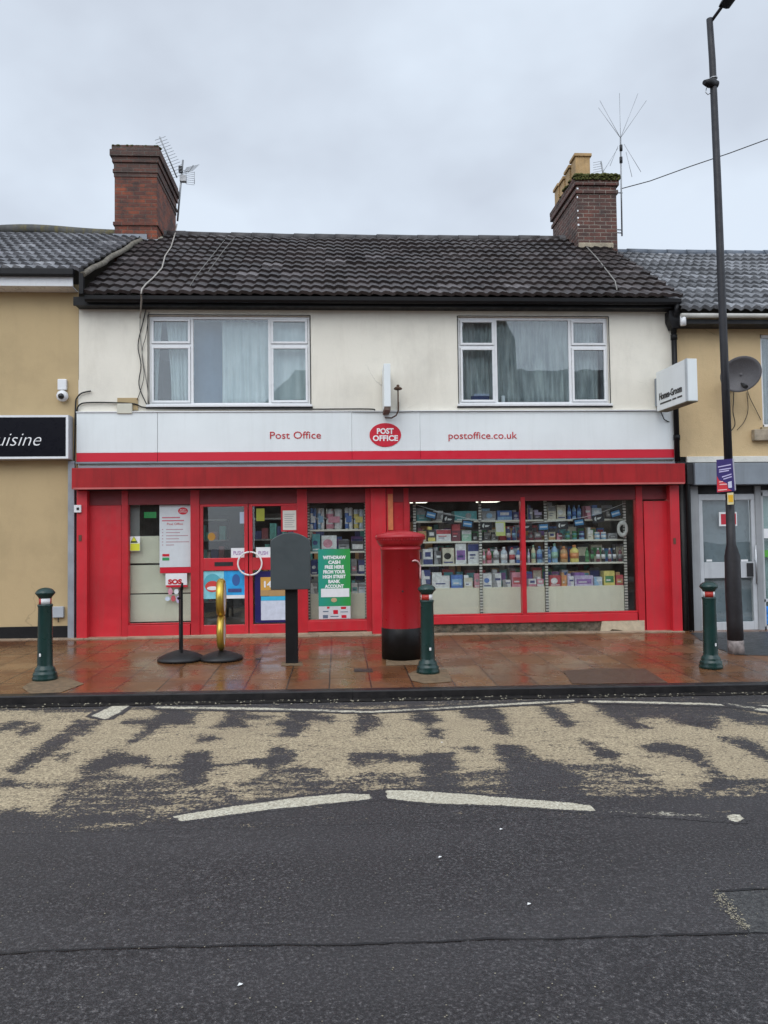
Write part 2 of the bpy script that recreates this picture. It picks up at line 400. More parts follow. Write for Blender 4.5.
# buff zone mesh with traced wear
T = {1: (0, 690, 3.84), 2: (190, 690, 3.84), 3: (380, 690, 3.84), 4: (568, 690, 3.84)}
def tp(t, pts): ox, oy, s = T[t]; return np.array([(ox+x/s, oy+y/s) for x, y in pts])
bare = [tp(1, p) for p in (
    [(-40, 150), (60, 118), (120, 125), (40, 150), (-40, 170)],
    [(70, 160), (150, 130), (150, 150), (80, 180)],
    [(300, 115), (385, 120), (350, 160), (270, 185), (235, 225), (150, 270), (80, 322), (28, 312), (90, 262), (180, 205), (240, 160)],
    [(640, 72), (720, 78), (700, 112), (640, 125), (600, 145), (560, 182), (495, 212), (500, 190), (550, 160), (590, 110)],
    [(650, 115), (745, 92), (740, 130), (660, 135)], [(470, 118), (560, 112), (560, 128), (480, 130)],
    [(440, 236), (520, 248), (575, 262), (560, 282), (470, 290), (400, 310), (340, 335), (305, 300), (380, 262)],
    [(560, 288), (700, 290), (768, 285), (768, 300), (560, 300)], [(210, 265), (260, 245), (250, 275)],
    [(690, 300), (700, 275), (768, 235), (800, 240), (800, 310)],
    [(0, 335), (60, 350), (40, 370), (0, 370)],
    [(20, 362), (290, 358), (290, 366), (20, 370)])]
bare += [tp(2, p) for p in (
    [(145, 80), (212, 80), (192, 120), (218, 140), (95, 140), (130, 115)], [(215, 98), (330, 100), (330, 112), (215, 110)],
    [(40, 180), (100, 170), (108, 188), (28, 202)],
    [(385, 82), (475, 90), (450, 130), (410, 172), (345, 178), (370, 145), (320, 128), (380, 105)], [(470, 100), (545, 100), (545, 125), (500, 118)],
    [(648, 88), (705, 90), (725, 138), (680, 150), (640, 170), (640, 120)],
    [(315, 222), (360, 220), (410, 240), (375, 285), (300, 300), (215, 288), (60, 296), (-20, 296), (-20, 288), (160, 282), (250, 265), (300, 255)],
    [(0, 240), (65, 250), (50, 300), (60, 350), (-10, 360), (-10, 240)],
    [(630, 240), (725, 240), (722, 270), (640, 292), (610, 270)], [(740, 244), (768, 244), (768, 256), (740, 256)])]
bare += [tp(3, p) for p in (
    [(120, 40), (160, 55), (200, 92), (230, 120), (185, 140), (125, 110)], [(190, 155), (235, 155), (225, 182), (195, 180)],
    [(305, 75), (440, 65), (478, 105), (495, 172), (440, 165), (410, 115), (340, 108)],
    [(605, 55), (690, 72), (742, 128), (725, 142), (690, 130), (650, 98)],
    [(440, 205), (535, 210), (615, 260), (640, 290), (760, 330), (768, 440), (600, 425), (500, 400), (490, 300), (455, 245)],
    [(185, 235), (285, 240), (295, 380), (190, 380), (150, 275)], [(335, 215), (375, 220), (370, 235), (340, 230)], [(0, 250), (190, 258), (180, 275), (0, 268)])]
bare += [tp(4, p) for p in (
    [(90, 48), (640, 55), (705, 90), (790, 98), (790, 142), (640, 120), (590, 100), (560, 150), (490, 140), (345, 105), (255, 112), (330, 150), (250, 150), (150, 95)],
    [(55, 190), (115, 212), (185, 245), (180, 262), (120, 260)],
    [(285, 212), (385, 200), (500, 230), (545, 285), (605, 335), (540, 310), (430, 250), (310, 238)],
    [(575, 178), (690, 190), (790, 250), (790, 280), (640, 215)])]
full = np.concatenate([tp(1, [(-300, 62), (0, 78), (350, 85), (420, 62), (560, 70), (768, 66)]), tp(2, [(400, 72), (768, 62)]), tp(3, [(150, 58), (720, 36)]), tp(4, [(0, 38), (768, 55), (1100, 60),
    (1100, 350), (768, 345), (600, 340), (560, 335), (500, 388), (370, 388), (330, 345), (240, 305), (180, 292), (0, 290)]),
    tp(3, [(640, 270), (490, 300), (290, 330), (190, 350), (0, 315)]), tp(2, [(650, 325), (600, 355), (530, 350), (480, 310), (400, 300), (310, 305), (290, 330), (180, 375), (60, 375), (0, 300)]),
    tp(1, [(700, 320), (560, 350), (440, 320), (320, 335), (240, 400), (170, 475), (60, 462), (-60, 480), (-300, 540)])])
specks = [tp(1, [(330, 330), (800, 310), (800, 455), (660, 485), (240, 480), (180, 480), (250, 400)]), tp(1, [(-200, 570), (0, 565), (400, 508), (680, 480), (690, 500), (400, 540), (0, 590), (-200, 600)]),
          tp(2, [(-20, 350), (300, 300), (700, 300), (800, 310), (768, 385), (500, 405), (200, 445), (-20, 470)]), tp(3, [(-20, 300), (250, 300), (500, 290), (768, 300), (768, 440), (500, 405), (60, 385), (-20, 390)]),
          tp(3, [(20, 410), (290, 430), (290, 440), (20, 432)]),
          tp(4, [(-20, 285), (240, 300), (400, 385), (560, 385), (800, 350), (800, 410), (500, 410), (-20, 420)]), tp(4, [(100, 448), (620, 470), (620, 495), (100, 468)])]
def sdist(P, poly):
    """signed distance (inside > 0) in photo pixels, vertical distances weighted for foreshortening"""
    W = np.array([.4, 1.]); A = poly*W; B = np.roll(A, -1, 0); Q = P*W
    d = np.full(len(Q), 1e9); ins = np.zeros(len(Q), bool)
    for a, b_ in zip(A, B):
        ab = b_-a; t = np.clip(((Q-a)@ab)/(ab@ab+1e-9), 0, 1); d = np.minimum(d, np.linalg.norm(Q-a-t[:, None]*ab, axis=1))
        c_ = ((a[1] > Q[:, 1]) != (b_[1] > Q[:, 1])) & (Q[:, 0] < (b_[0]-a[0])*(Q[:, 1]-a[1])/(b_[1]-a[1]+1e-12)+a[0])
        ins ^= c_
    return np.where(ins, d, -d)
def to_px(P):
    V = P-CAMP; z = V@FWD
    return np.stack([384+FPX*(V@RGT)/z, 512-FPX*(V@UPV)/z], 1)
gx = np.arange(-6.3, 6.7, .035); gy = np.arange(-7.4, KERB_Y-.05, .03)
GX, GY = np.meshgrid(gx, gy); GX = GX.ravel(); GY = GY.ravel()
P3 = np.stack([GX, GY, -KX*GX+ROAD_Z+.0008], 1); PX = to_px(P3)
sm = lambda d, w: 1/(1+np.exp(-d/w))
val = sm(sdist(PX, full), 2.0)*.86
sp_ = np.zeros(len(PX))
for s_ in specks: sp_ = np.maximum(sp_, sm(sdist(PX, s_), 1.6)*.44)
val = np.maximum(val, sp_)
for q in bare: val = val*(1-.84*sm(sdist(PX, q)+.5, 1.2))
val = np.clip(val, 0, 1)
nx, ny = len(gx), len(gy)
me = bpy.data.meshes.new('worn_road_surfacing')
ii = np.arange(nx*ny).reshape(ny, nx)
F = np.stack([ii[:-1, :-1].ravel(), ii[:-1, 1:].ravel(), ii[1:, 1:].ravel(), ii[1:, :-1].ravel()], 1)
me.from_pydata(P3.tolist(), [], F.tolist()); me.materials.append(BUFF)
at = me.attributes.new('buff', 'FLOAT', 'POINT'); at.data.foreach_set('value', val.astype(np.float32))
ob = bpy.data.objects.new('worn_road_surfacing', me); C.objects.link(ob); struct(ob)

LDZ = [.0016]
def line_patch(name, polypx, strength=.95, dz=.003, soft=.7):
    """a worn painted line lying on the road; outline in photo pixels converted to the ground"""
    LDZ[0] += .0003; dz = LDZ[0]
    G = [GR(*p) for p in polypx]; xs = [p[0] for p in G]; ys = [p[1] for p in G]
    ax = np.arange(min(xs)-.08, max(xs)+.09, .03); ay = np.arange(min(ys)-.05, max(ys)+.06, .018)
    X, Y = np.meshgrid(ax, ay); X = X.ravel(); Y = Y.ravel()
    P = np.stack([X, Y, -KX*X+ROAD_Z+dz], 1); poly = np.array(polypx, float); d = sdist(to_px(P), poly)
    v = sm(d+.3, soft*.5)*strength
    n_, m_ = len(ax), len(ay); ii = np.arange(n_*m_).reshape(m_, n_)
    F = np.stack([ii[:-1, :-1].ravel(), ii[:-1, 1:].ravel(), ii[1:, 1:].ravel(), ii[1:, :-1].ravel()], 1)
    keep = (d[F] > -1.6).any(1); F = F[keep]; used = np.unique(F); mpp = -np.ones(len(P), int); mpp[used] = np.arange(len(used))
    me = bpy.data.meshes.new(name); me.from_pydata(P[used].tolist(), [], mpp[F].tolist())
    at = me.attributes.new('buff', 'FLOAT', 'POINT'); at.data.foreach_set('value', v[used].astype(np.float32))
    me.materials.append(PAINTW); o = bpy.data.objects.new(name, me); C.objects.link(o); return struct(o)
line_patch('road_line', [(176, 816), (230, 807), (300, 797.5), (345, 793.5), (370, 794.5), (372, 798.5), (340, 802), (280, 808), (230, 814.5), (180, 821)])
line_patch('road_line', [(386, 790.5), (410, 790.5), (440, 792.5), (505, 797.5), (570, 803), (600, 807), (600, 811), (560, 809), (500, 805), (440, 803.5), (410, 801), (388, 798)])
line_patch('road_line', [(600, 807), (728, 815), (728, 820), (600, 812)], .40)
line_patch('road_line', [(727, 814.5), (740, 814.5), (743, 818.5), (738, 822), (730, 819.5)])
line_patch('road_line', [(92, 716), (112, 706), (130, 705), (118, 713), (106, 719)], .85)
line_patch('road_line', [(155, 706.4), (240, 707.2), (300, 708.8), (370, 711), (440, 707.4), (520, 702.6), (575, 699.8), (575, 701.3), (520, 704.4), (440, 709.0), (370, 712.6), (300, 710.6), (155, 708.2)], .66, soft=.5)
line_patch('road_line', [(588, 700.3), (700, 703), (800, 706.6), (800, 708.2), (700, 704.6), (588, 701.9)], .72, soft=.5)
line_patch('road_line', [(720, 702), (800, 713), (800, 717), (745, 708)], .6)

# joints / cracks of the resurfaced carriageway: thin irregular ribbons of sealed black
m_crack = paint('crack_black', (.008, .008, .009), .6, .2, 9, .2)
def ribbon(name, pts, w, mat, dz=.0045, step=.035):
    P = [Vector((*GR(*p), 0)) for p in pts]; out = []
    for a, b_ in zip(P[:-1], P[1:]):
        n = max(1, int((b_-a).length/step)); out += [a.lerp(b_, i/n) for i in range(n)]
    out.append(P[-1]); mb = MB(); vs = []; dr = 0
    for i, p in enumerate(out):
        d = (out[min(i+1, len(out)-1)]-out[max(i-1, 0)]).normalized(); n = Vector((-d.y, d.x, 0))
        dr = dr*.8+random.uniform(-.004, .004); ww = w*random.uniform(.35, 1.3)
        for s in (-1, 1):
            q = p+n*(dr+s*ww/2); vs.append((q.x, q.y, road_z(q.x, q.y)+dz))
    mb.add(vs, [(2*i, 2*i+1, 2*i+3, 2*i+2) for i in range(len(out)-1)]); return struct(mb.build(name, mat))
ribbon('road_joint', [(-60, 955.5), (0, 953.5), (100, 949), (200, 947), (300, 945), (384, 943.5), (460, 941), (560, 938), (660, 935.5), (748, 934)], .014, m_crack)
ribbon('road_joint', [(712, 891.5), (740, 890.5), (800, 888.5)], .02, m_crack)
ribbon('road_joint', [(748, 934), (800, 933)], .006, m_crack)
# old rough patch right of the joint
m_old, nt, b = newmat('old_asphalt'); g = objco(nt)
n1 = noise(nt, g, 55, 3, .8); nt.links.new(ramp(nt, n1, [(.3, (.012, .012, .013)), (.5, (.05, .05, .05)), (.66, (.10, .10, .095)), (.8, (.24, .23, .20))]), b.inputs['Base Color'])
b.inputs['Roughness'].default_value = .7; bump(nt, b, n1, 1., .012)
def gpoly(name, pts, mat, zf=road_z, gf=GR, dz=.002):
    mb = MB(); vs = [(*gf(*p), 0) for p in pts]; vs = [(x, y, zf(x, y)+dz) for x, y, _ in vs]; mb.add(vs, [tuple(range(len(vs)))]); return struct(mb.build(name, mat))
gpoly('asphalt_patch', [(714, 892), (900, 887), (900, 930), (750, 933), (742, 922), (730, 905)], m_old)
# loose chippings along the patch edge and on the road: each a small stone
m_stone = paint('pale_chipping', (.28, .25, .18), .7, .3, 20, .2)
def chip(mb, x, y, z, r):
    vs = []; n = 6
    for k in range(n): t = 2*math.pi*k/n+random.random(); vs.append((x+r*math.cos(t)*random.uniform(.7, 1.2), y+r*math.sin(t)*random.uniform(.7, 1.2), z))
    vs.append((x, y, z+r*.6)); mb.add(vs, [(k, (k+1) % n, n) for k in range(n)])
mb = MB()
for i in range(260):
    t = random.random(); px = 716+t*32+random.gauss(0, 3.5); py = 893+t*38+random.gauss(0, 3); x, y = GR(px, py); chip(mb, x, y, road_z(x, y)+.003, random.uniform(.0015, .005))
for i in range(700):
    x = random.uniform(-4, 4.5); y = random.uniform(-9.4, -7.9); 
    chip(mb, x, y, road_z(x, y)+.004, random.uniform(.002, .0045))
for i in range(420):
    x = random.uniform(-6, 6.4); y = KERB_Y-abs(random.gauss(0.05, .09))-.02; chip(mb, x, y, road_z(x, y)+.012, random.uniform(.004, .014))
o = mb.build('loose_chippings', m_stone); o['kind'] = 'stuff'
m_lit = flat('litter_white', (.8, .8, .78), .6)
for px, py, lb in ((440, 858, 'tiny white litter fleck on the asphalt just below the white line'), (529, 905, 'tiny white litter fleck in the middle of the bare asphalt'), (501, 830, 'white speck of litter under the right white line'), (442, 743, 'white speck on the buff surfacing'), (240, 986, 'white speck on the asphalt nearest the camera')):
    x, y = GR(px, py); mb = MB(); z = road_z(x, y)+.008
    mb.add([(x-.009, y-.006, z-.004), (x+.007, y-.007, z), (x+.010, y+.006, z-.003), (x-.004, y+.008, z)], [(0, 1, 2, 3)]); tag(mb.build('litter_scrap', m_lit), lb, 'litter')

# gutter channel, kerb, pavement
m_gut = paint('wet_gutter', (.018, .016, .015), .45, .4, 5, .6, 40, spec=.3)
sheet('gutter', -60, 60, KERB_Y-.14, KERB_Y, lambda x, y: road_z(x, y)+.009, m_gut)
m_kerb, nt, b = newmat('kerb_stone'); g = objco(nt)
n1 = noise(nt, g, 6, 6, .7); c = ramp(nt, n1, [(.3, (.008, .008, .009)), (.7, (.028, .025, .025))])
s = N(nt, 'ShaderNodeSeparateXYZ', {0: g}); fr = math_(nt, 'FRACT', math_(nt, 'DIVIDE', math_(nt, 'ADD', s.outputs[0], 50.2), .915))
jt = math_(nt, 'LESS_THAN', fr, .014); c = mixc(nt, jt, c, (.01, .01, .01))
nt.links.new(c, b.inputs['Base Color']); b.inputs['Roughness'].default_value = .4; b.inputs['Specular IOR Level'].default_value = .3; bump(nt, b, n1, .5, .02)
def slab_strip(name, y0, y1, ztop, zbot, mat, bev=.012):
    mb = MB(); xs = [-60+i*4 for i in range(31)]; pr = [(y0, zbot), (y0, ztop-bev), (y0+bev, ztop), (y1, ztop), (y1, zbot)]
    vs = []
    for x in xs:
        for (y, z) in pr: vs.append((x, y, z-KX*x))
    n = len(pr); mb.add(vs, [(i*n+k, (i+1)*n+k, (i+1)*n+(k+1) % n, i*n+(k+1) % n) for i in range(len(xs)-1) for k in range(n)]); return struct(mb.build(name, mat))
kz = CY*KERB_Y
slab_strip('kerb', KERB_Y, KERB_Y+.13, kz+.004, ROAD_Z-.05, m_kerb)
m_pave, nt, b = newmat('wet_paving'); g = objco(nt)
SW, SH = .445, .62
gs = N(nt, 'ShaderNodeMapping', {0: g}); gs.inputs['Location'].default_value = (.1, .15, 0)
wob = N(nt, 'ShaderNodeTexNoise', {'Vector': g, 'Scale': 1.1, 'Detail': 3.})
gv = N(nt, 'ShaderNodeVectorMath', {0: gs.outputs[0], 1: N(nt, 'ShaderNodeVectorMath', {0: wob.outputs[1], 1: (.02, .02, 0)}, operation='MULTIPLY').outputs[0]}, operation='ADD').outputs[0]
br = N(nt, 'ShaderNodeTexBrick', {'Vector': gv, 'Color1': (0, 0, 0, 1), 'Color2': (1, 1, 1, 1), 'Mortar': (.5, .5, .5, 1), 'Scale': 1., 'Mortar Size': .009, 'Mortar Smooth': .25, 'Brick Width': SW, 'Row Height': SH}, offset=0., offset_frequency=2)
tone = ramp(nt, br.outputs[0], [(0., (.120, .040, .012)), (.35, (.205, .078, .024)), (.6, (.145, .049, .015)), (.85, (.235, .110, .040)), (1., (.175, .076, .026))])
n1 = noise(nt, g, 1.0, 6, .68); n2 = noise(nt, g, 9, 6, .75); n3 = noise(nt, g, 90, 3, .7)
c = mixc(nt, ramp(nt, n1, [(.35, .0), (.68, .5)]), tone, (.17, .088, .040))
c = mixc(nt, ramp(nt, n2, [(.4, .0), (.75, .6)]), c, (.055, .028, .018))
c = mixc(nt, ramp(nt, n3, [(.5, .0), (.8, .35)]), c, (.28, .17, .11))
nbs = noise(nt, g, .55, 4, .6); c = mixc(nt, ramp(nt, nbs, [(.5, .0), (.66, .4)]), c, (.10, .075, .05))
c = mixc(nt, ramp(nt, br.outputs[1], [(.2, 0.), (.8, .9)]), c, (.018, .014, .012))
nt.links.new(c, b.inputs['Base Color'])
nw = noise(nt, g, 1.6, 5, .6); nt.links.new(ramp(nt, nw, [(.40, .11), (.60, .42)]), b.inputs['Roughness'])
b.inputs['Specular IOR Level'].default_value = .5
h = math_(nt, 'ADD', math_(nt, 'MULTIPLY', br.outputs[1], -1.2), math_(nt, 'ADD', math_(nt, 'MULTIPLY', n3, .12), math_(nt, 'MULTIPLY', noise(nt, g, 5, 3), .5))); bump(nt, b, h, .35, .012)
sheet('pavement', -60, 60, KERB_Y+.13, .35, pave_z, m_pave)
# tarmac strip outside the right-hand shop
m_tar = paint('wet_tarmac', (.035, .034, .036), .35, .35, 8, .8, 90)
def pstrip(name, x0, x1, y0, y1, mat, dz):
    mb = MB(); P = [(x0, y0), (x1, y0), (x1, y1), (x0, y1)]; mb.add([(x, y, pave_z(x, y)+dz) for x, y in P], [(0, 1, 2, 3)]); return struct(mb.build(name, mat))
x_, y_ = GP(690, 645)
def ppoly(name, pts, mat, dz):
    mb = MB(); G = [GP(*p) for p in pts]; mb.add([(x, y, pave_z(x, y)+dz) for x, y in G], [tuple(range(len(G)))]); return struct(mb.build(name, mat))
ppoly('tarmac_strip', [(690, 633), (960, 629), (960, 656), (768, 656), (735, 655), (716, 648), (700, 640)], m_tar, .004)
m_patch = paint('tarmac_repair', (.085, .050, .032), .45, .35, 9, .8, 80)
ppoly('pavement_repair', [(563, 671), (600, 668.5), (645, 669), (668, 683), (600, 684), (572, 684)], m_patch, .004)
m_cem = paint('cement_bedding', (.17, .115, .065), .7, .35, 16, .8, 60)
for pts in ([(22, 688), (40, 676), (64, 677), (84, 684), (60, 693), (30, 694)], [(408, 674), (420, 669), (447, 670), (452, 682), (425, 684), (412, 681)], [(386, 660), (424, 660), (426, 665), (386, 666)], [(282, 662), (302, 662), (303, 666), (281, 666)]):
    ppoly('cement_bedding', pts, m_cem, .004)
# pale kerb stones at the foot of the shop wall
m_thr = paint('threshold_stone', (.36, .27, .19), .5, .3, 7, .4, 50, streak=.2)
mb = MB()
def wedge(mb, x0, x1, y0, y1, h, mi=0):
    z = [pave_z(x0, y0), pave_z(x1, y0)]
    mb.add([(x0, y0, z[0]-.02), (x1, y0, z[1]-.02), (x1, y1, z[1]-.02), (x0, y1, z[0]-.02), (x0, y0, z[0]+h), (x1, y0, z[1]+h), (x1, y1, z[1]+h), (x0, y1, z[0]+h)], [(0, 3, 2, 1), (4, 5, 6, 7), (0, 1, 5, 4), (1, 2, 6, 5), (2, 3, 7, 6), (3, 0, 4, 7)], mi)
x = -6.8
while x < XR-.05:
    w = min(random.uniform(.5, .8), XR-x); wedge(mb, x, x+w-.008, -.16, .2, .012+random.uniform(0, .006)); x += w
struct(mb.build('threshold', m_thr))
# opposite pavement behind the camera
sheet('pavement', -60, 60, -16, Y_OPP, lambda x, y: ROAD_Z+.09-KX*x, m_pave)

# ------------------------------------------------------------------ ROOFS
def roof_mesh(name, x0, x1, y0, z0, y1, z1, wave, rows, mat, parent, amp=.019, lip=.042, x1top=None, x0top=None, under=.05):
    """interlocking pantile slope: rows of rolls with a real step at each course"""
    L = math.hypot(y1-y0, z1-z0); ny, nz = (y1-y0)/L, (z1-z0)/L; nrm = Vector((0, -nz, ny))
    nw = max(2, round((x1-x0)/wave)); seg = 8; cols = nw*seg+1
    vs = []; fs = []; uvs = []
    prng = random.Random(name)
    for r in range(rows):
        base = len(vs); jit = prng.uniform(-.006, .006)
        for k, (t, lift) in enumerate(((r/rows, -.01), (r/rows, lip), ((r+1.05)/rows, .0))):
            for i in range(cols):
                u = i/seg
                x = x0+(x1-x0)*i/(cols-1)
                w = amp*math.sin(2*math.pi*u)+amp*.35*math.sin(4*math.pi*u+.6)
                tj = int(u/2); h = ((tj*7919+r*104729) % 101/101-.5)*.014
                p = Vector((x, y0+(y1-y0)*t+(jit if k else jit), z0+(z1-z0)*t))+nrm*(w+lift+h*(1 if k < 2 else .3))
                # gentle sag of the old roof
                p.z += -.035*math.sin(math.pi*(x-x0)/(x1-x0))*t + .012*math.sin(x*1.7+r)*t
                vs.append(p); uvs.append((u/2, r+.1+.8*(k == 2)))
        for k in range(2):
            for i in range(cols-1):
                a = base+k*cols+i; fs.append((a, a+1, a+1+cols, a+cols))
    me = bpy.data.meshes.new(name); off = OFF.get(parent.name, Vector((0, 0, 0)))
    me.from_pydata([tuple(v-off) for v in vs], [], fs)
    uvl = me.uv_layers.new(name='UVMap')
    for poly in me.polygons:
        poly.use_smooth = False
        for li in poly.loop_indices: uvl.data[li].uv = uvs[me.loops[li].vertex_index]
    # keep tile cell constant across face
    me.materials.append(mat); o = bpy.data.objects.new(name, me); C.objects.link(o); o.parent = parent; OFF[o.name] = off
    return o
T_MAIN = tile_mat('brown_roof_tiles', (.036, .027, .026), (.050, .037, .030), (.12, .105, .105), .36, .3, .5)
T_LEFT = tile_mat('glint_grey_roof_tiles', (.14, .14, .15), (.07, .07, .072), (.38, .38, .39), .3, .3, .4)  # grey lightened so the sky's glints sit in the tile colour
T_RIGHT = tile_mat('slate_grey_roof_tiles', (.18, .185, .195), (.12, .122, .13), (.40, .405, .42), .3, .3, .4)
RY = 3.6
po = thing('shop_building', 'two storey cream rendered building with red shopfront and brown tiled roof', 'building', (0.73, 0, 0))
ze = (UZ(90, 291, -.32)+UZ(670, 297.5, -.32))/2; zr = (UZ(200, 234.5, RY)+UZ(560, 238.5, RY))/2
xe0, xe1 = UX(82, 290, -.32), UX(683, 298, -.32)
roof = roof_mesh('roof', xe0, xe1, -.32, ze, RY, zr, .18, 13, T_MAIN, po, amp=.0125)
def ridge_tiles(parent, x0, x1, y, z, mat, r=.11, step=.42, sag=0., xa=None, xb=None):
    mb = MB(); x = x0
    xa = x0 if xa is None else xa; xb = x1 if xb is None else xb
    while x < x1-.01:
        e = min(x+step, x1); j = random.uniform(-.008, .008); zz = lambda q: z+j-sag*math.sin(math.pi*(q-xa)/(xb-xa))
        pts = [(x, y, zz(x)), (e+.02, y, zz(e))]
        mb.tube(pts, [r, r*.93], 12); x = e
    return mb.build('ridge_tiles', mat, parent)
RIDGE = paint('ridge_tile', (.055, .05, .05), .6, .3, 8, .4, 40)
ridge_tiles(po, xe0+.0, xe1, RY, zr-.03, RIDGE, .10, sag=.035)
# back slope
mb = MB(); mb.add([(xe0, RY, zr-.02), (xe1, RY, zr-.02), (xe1, 7.4, ze), (xe0, 7.4, ze)], [(0, 1, 2, 3)]); mb.build('rear_roof', RIDGE, po)
# gutter and fascia board (black)
zg = ze-.015
mb = MB(); mb.box(XL-.02, XR+.02, -.20, -.165, zg-.14, zg-.01); mb.box(XL+.005, XR, -.165, -.004, zg-.14, zg-.12)
mb.build('fascia_board', BLACK, po)
mb = MB(); pr = [(-.315, zg-.02), (-.31, zg-.075), (-.28, zg-.105), (-.235, zg-.105), (-.205, zg-.075), (-.202, zg-.02), (-.212, zg-.02), (-.215, zg-.07), (-.24, zg-.095), (-.275, zg-.095), (-.30, zg-.07), (-.305, zg-.02)]
mb.prism([(a, b_) for a, b_ in pr], 'x', xe0+.03, xe1-.02); mb.build('gutter', BLACK, po)

# ------------------------------------------------------------------ MAIN WALL
Z_CAN, Z_SIGN, Z_SILL, Z_WTOP = 2.258, 2.687, 3.55, 4.935
Z_TOP = zg-.12
wl = (UX(148.5, 360), UX(310, 360)); wr = (UX(458.5, 360), UX(609, 360))
ZWB = Z_SILL-.02
mb = MB()
def wall_grid(mb, x0, x1, z0, z1, holes, y0=0., y1=.22):
    xs = sorted({x0, x1}|{v for h in holes for v in (h[0], h[1])}); zs = sorted({z0, z1}|{v for h in holes for v in (h[2], h[3])})
    for a, b_ in zip(xs[:-1], xs[1:]):
        for c_, d in zip(zs[:-1], zs[1:]):
            mx_, mz = (a+b_)/2, (c_+d)/2
            if any(h[0] < mx_ < h[1] and h[2] < mz < h[3] for h in holes): continue
            mb.add([(a, y0, c_), (b_, y0, c_), (b_, y0, d), (a, y0, d)], [(0, 1, 2, 3)])
    for h in holes:
        a, b_, c_, d = h
        mb.add([(a, y0, c_), (a, y1, c_), (a, y1, d), (a, y0, d)], [(0, 1, 2, 3)]); mb.add([(b_, y0, c_), (b_, y0, d), (b_, y1, d), (b_, y1, c_)], [(0, 1, 2, 3)])
        mb.add([(a, y0, c_), (b_, y0, c_), (b_, y1, c_), (a, y1, c_)], [(0, 1, 2, 3)]); mb.add([(a, y0, d), (a, y1, d), (b_, y1, d), (b_, y0, d)], [(0, 1, 2, 3)])
holes = [(wl[0], wl[1], ZWB, Z_WTOP+.01), (wr[0], wr[1], ZWB, Z_WTOP+.01)]
wall_grid(mb, XL, XR, 2.35, Z_TOP+.02, holes)
# side walls and back of the house (never flat), gable ends closed under the roof
for X in (XL+.01, XR-.01):
    mb.add([(X, 0, -.4), (X, 7.2, -.4), (X, 7.2, Z_TOP), (X, RY, zr-.2), (X, 0, Z_TOP)], [(0, 1, 2, 3, 4)])
mb.add([(XL, 7.2, -.4), (XR, 7.2, -.4), (XR, 7.2, Z_TOP), (XL, 7.2, Z_TOP)], [(0, 1, 2, 3)])
mb.build('wall', CREAM, po)

def upper_window(parent, w, cols, tz, name_lbl, zb=ZWB, zt=Z_WTOP):
    """cols: list of (x0,x1,has_top_light)"""
    F = thing
    x0, x1 = w; y0, y1 = .045, .105
    win = MB(); t = .035
    win.box(x0+.004, x1-.004, y0, y1, zt-t, zt+.004); win.box(x0+.004, x1-.004, y0, y1, zb+.03, zb+.03+t)
    win.box(x0+.004, x0+t, y0, y1, zb+.03+t, zt-t); win.box(x1-t, x1-.004, y0, y1, zb+.03+t, zt-t)
    for a, b_, _ in cols[:-1]: win.box(b_-.022, b_+.022, y0, y1, zb+.03+t, zt-t)
    for a, b_, tl in cols:
        if tl: win.box(a+.02, b_-.02, y0+.002, y1, tz-.02, tz+.02)
    wo_ = win.build('window', UPVC, parent, bevel=.004)
    for a, b_, tl in cols:
        z0, z1 = zb+.03+t, zt-t; a2 = a+(.022 if a > x0+.1 else t); b2 = b_-(.022 if b_ < x1-.1 else t)
        rects = [(z0, tz-.02), (tz+.02, z1)] if tl else [(z0, z1)]
        for (p, q) in rects:
            if tl:
                s = MB(); e = .036; yy0, yy1 = y0-.018, y0+.03
                s.box(a2+.003, b2-.003, yy0, yy1, q-e, q-.003); s.box(a2+.003, b2-.003, yy0, yy1, p+.003, p+e)
                s.box(a2+.003, a2+e, yy0, yy1, p+e, q-e); s.box(b2-e, b2-.003, yy0, yy1, p+e, q-e)
                s.build('sash', UPVC, wo_, bevel=.003)
                g_ = MB().box(a2+e+.0, b2-e, y0+.008, y0+.014, p+e, q-e)
            else: g_ = MB().box(a2, b2, y0+.02, y0+.026, p, q)
            g_.build('pane', GLASSU, wo_)
    s = MB().box(x0-.03, x1+.03, -.045, .05, zb-.01, zb+.028); s.build('sill', UPVC, wo_, bevel=.005)
    s = MB(); s.box(x0-.035, x1+.035, -.02, .01, zb-.032, zb-.0125); s.box(x0-.014, x0-.001, -.006, .02, zb+.03, zt+.02); s.box(x1+.001, x1+.014, -.006, .02, zb+.03, zt+.02); s.box(x0, x1, -.006, .02, zt+.012, zt+.024)
    s.build('painted_shadow_gap', BLACKM, wo_)  # black strips paint in the shade under the sill and round the frame
    return wo_
tzl = UZ(170, 345, .04); tzr = UZ(480, 346.5, .04)
cl = [(wl[0], UX(191.5, 360), True), (UX(191.5, 360), UX(269.5, 360), False), (UX(269.5, 360), wl[1], True)]
crr = [(wr[0], UX(496.5, 360), True), (UX(496.5, 360), UX(571, 360), False), (UX(571, 360), wr[1], True)]
upper_window(po, wl, cl, tzl, '')
upper_window(po, wr, crr, tzr, '')
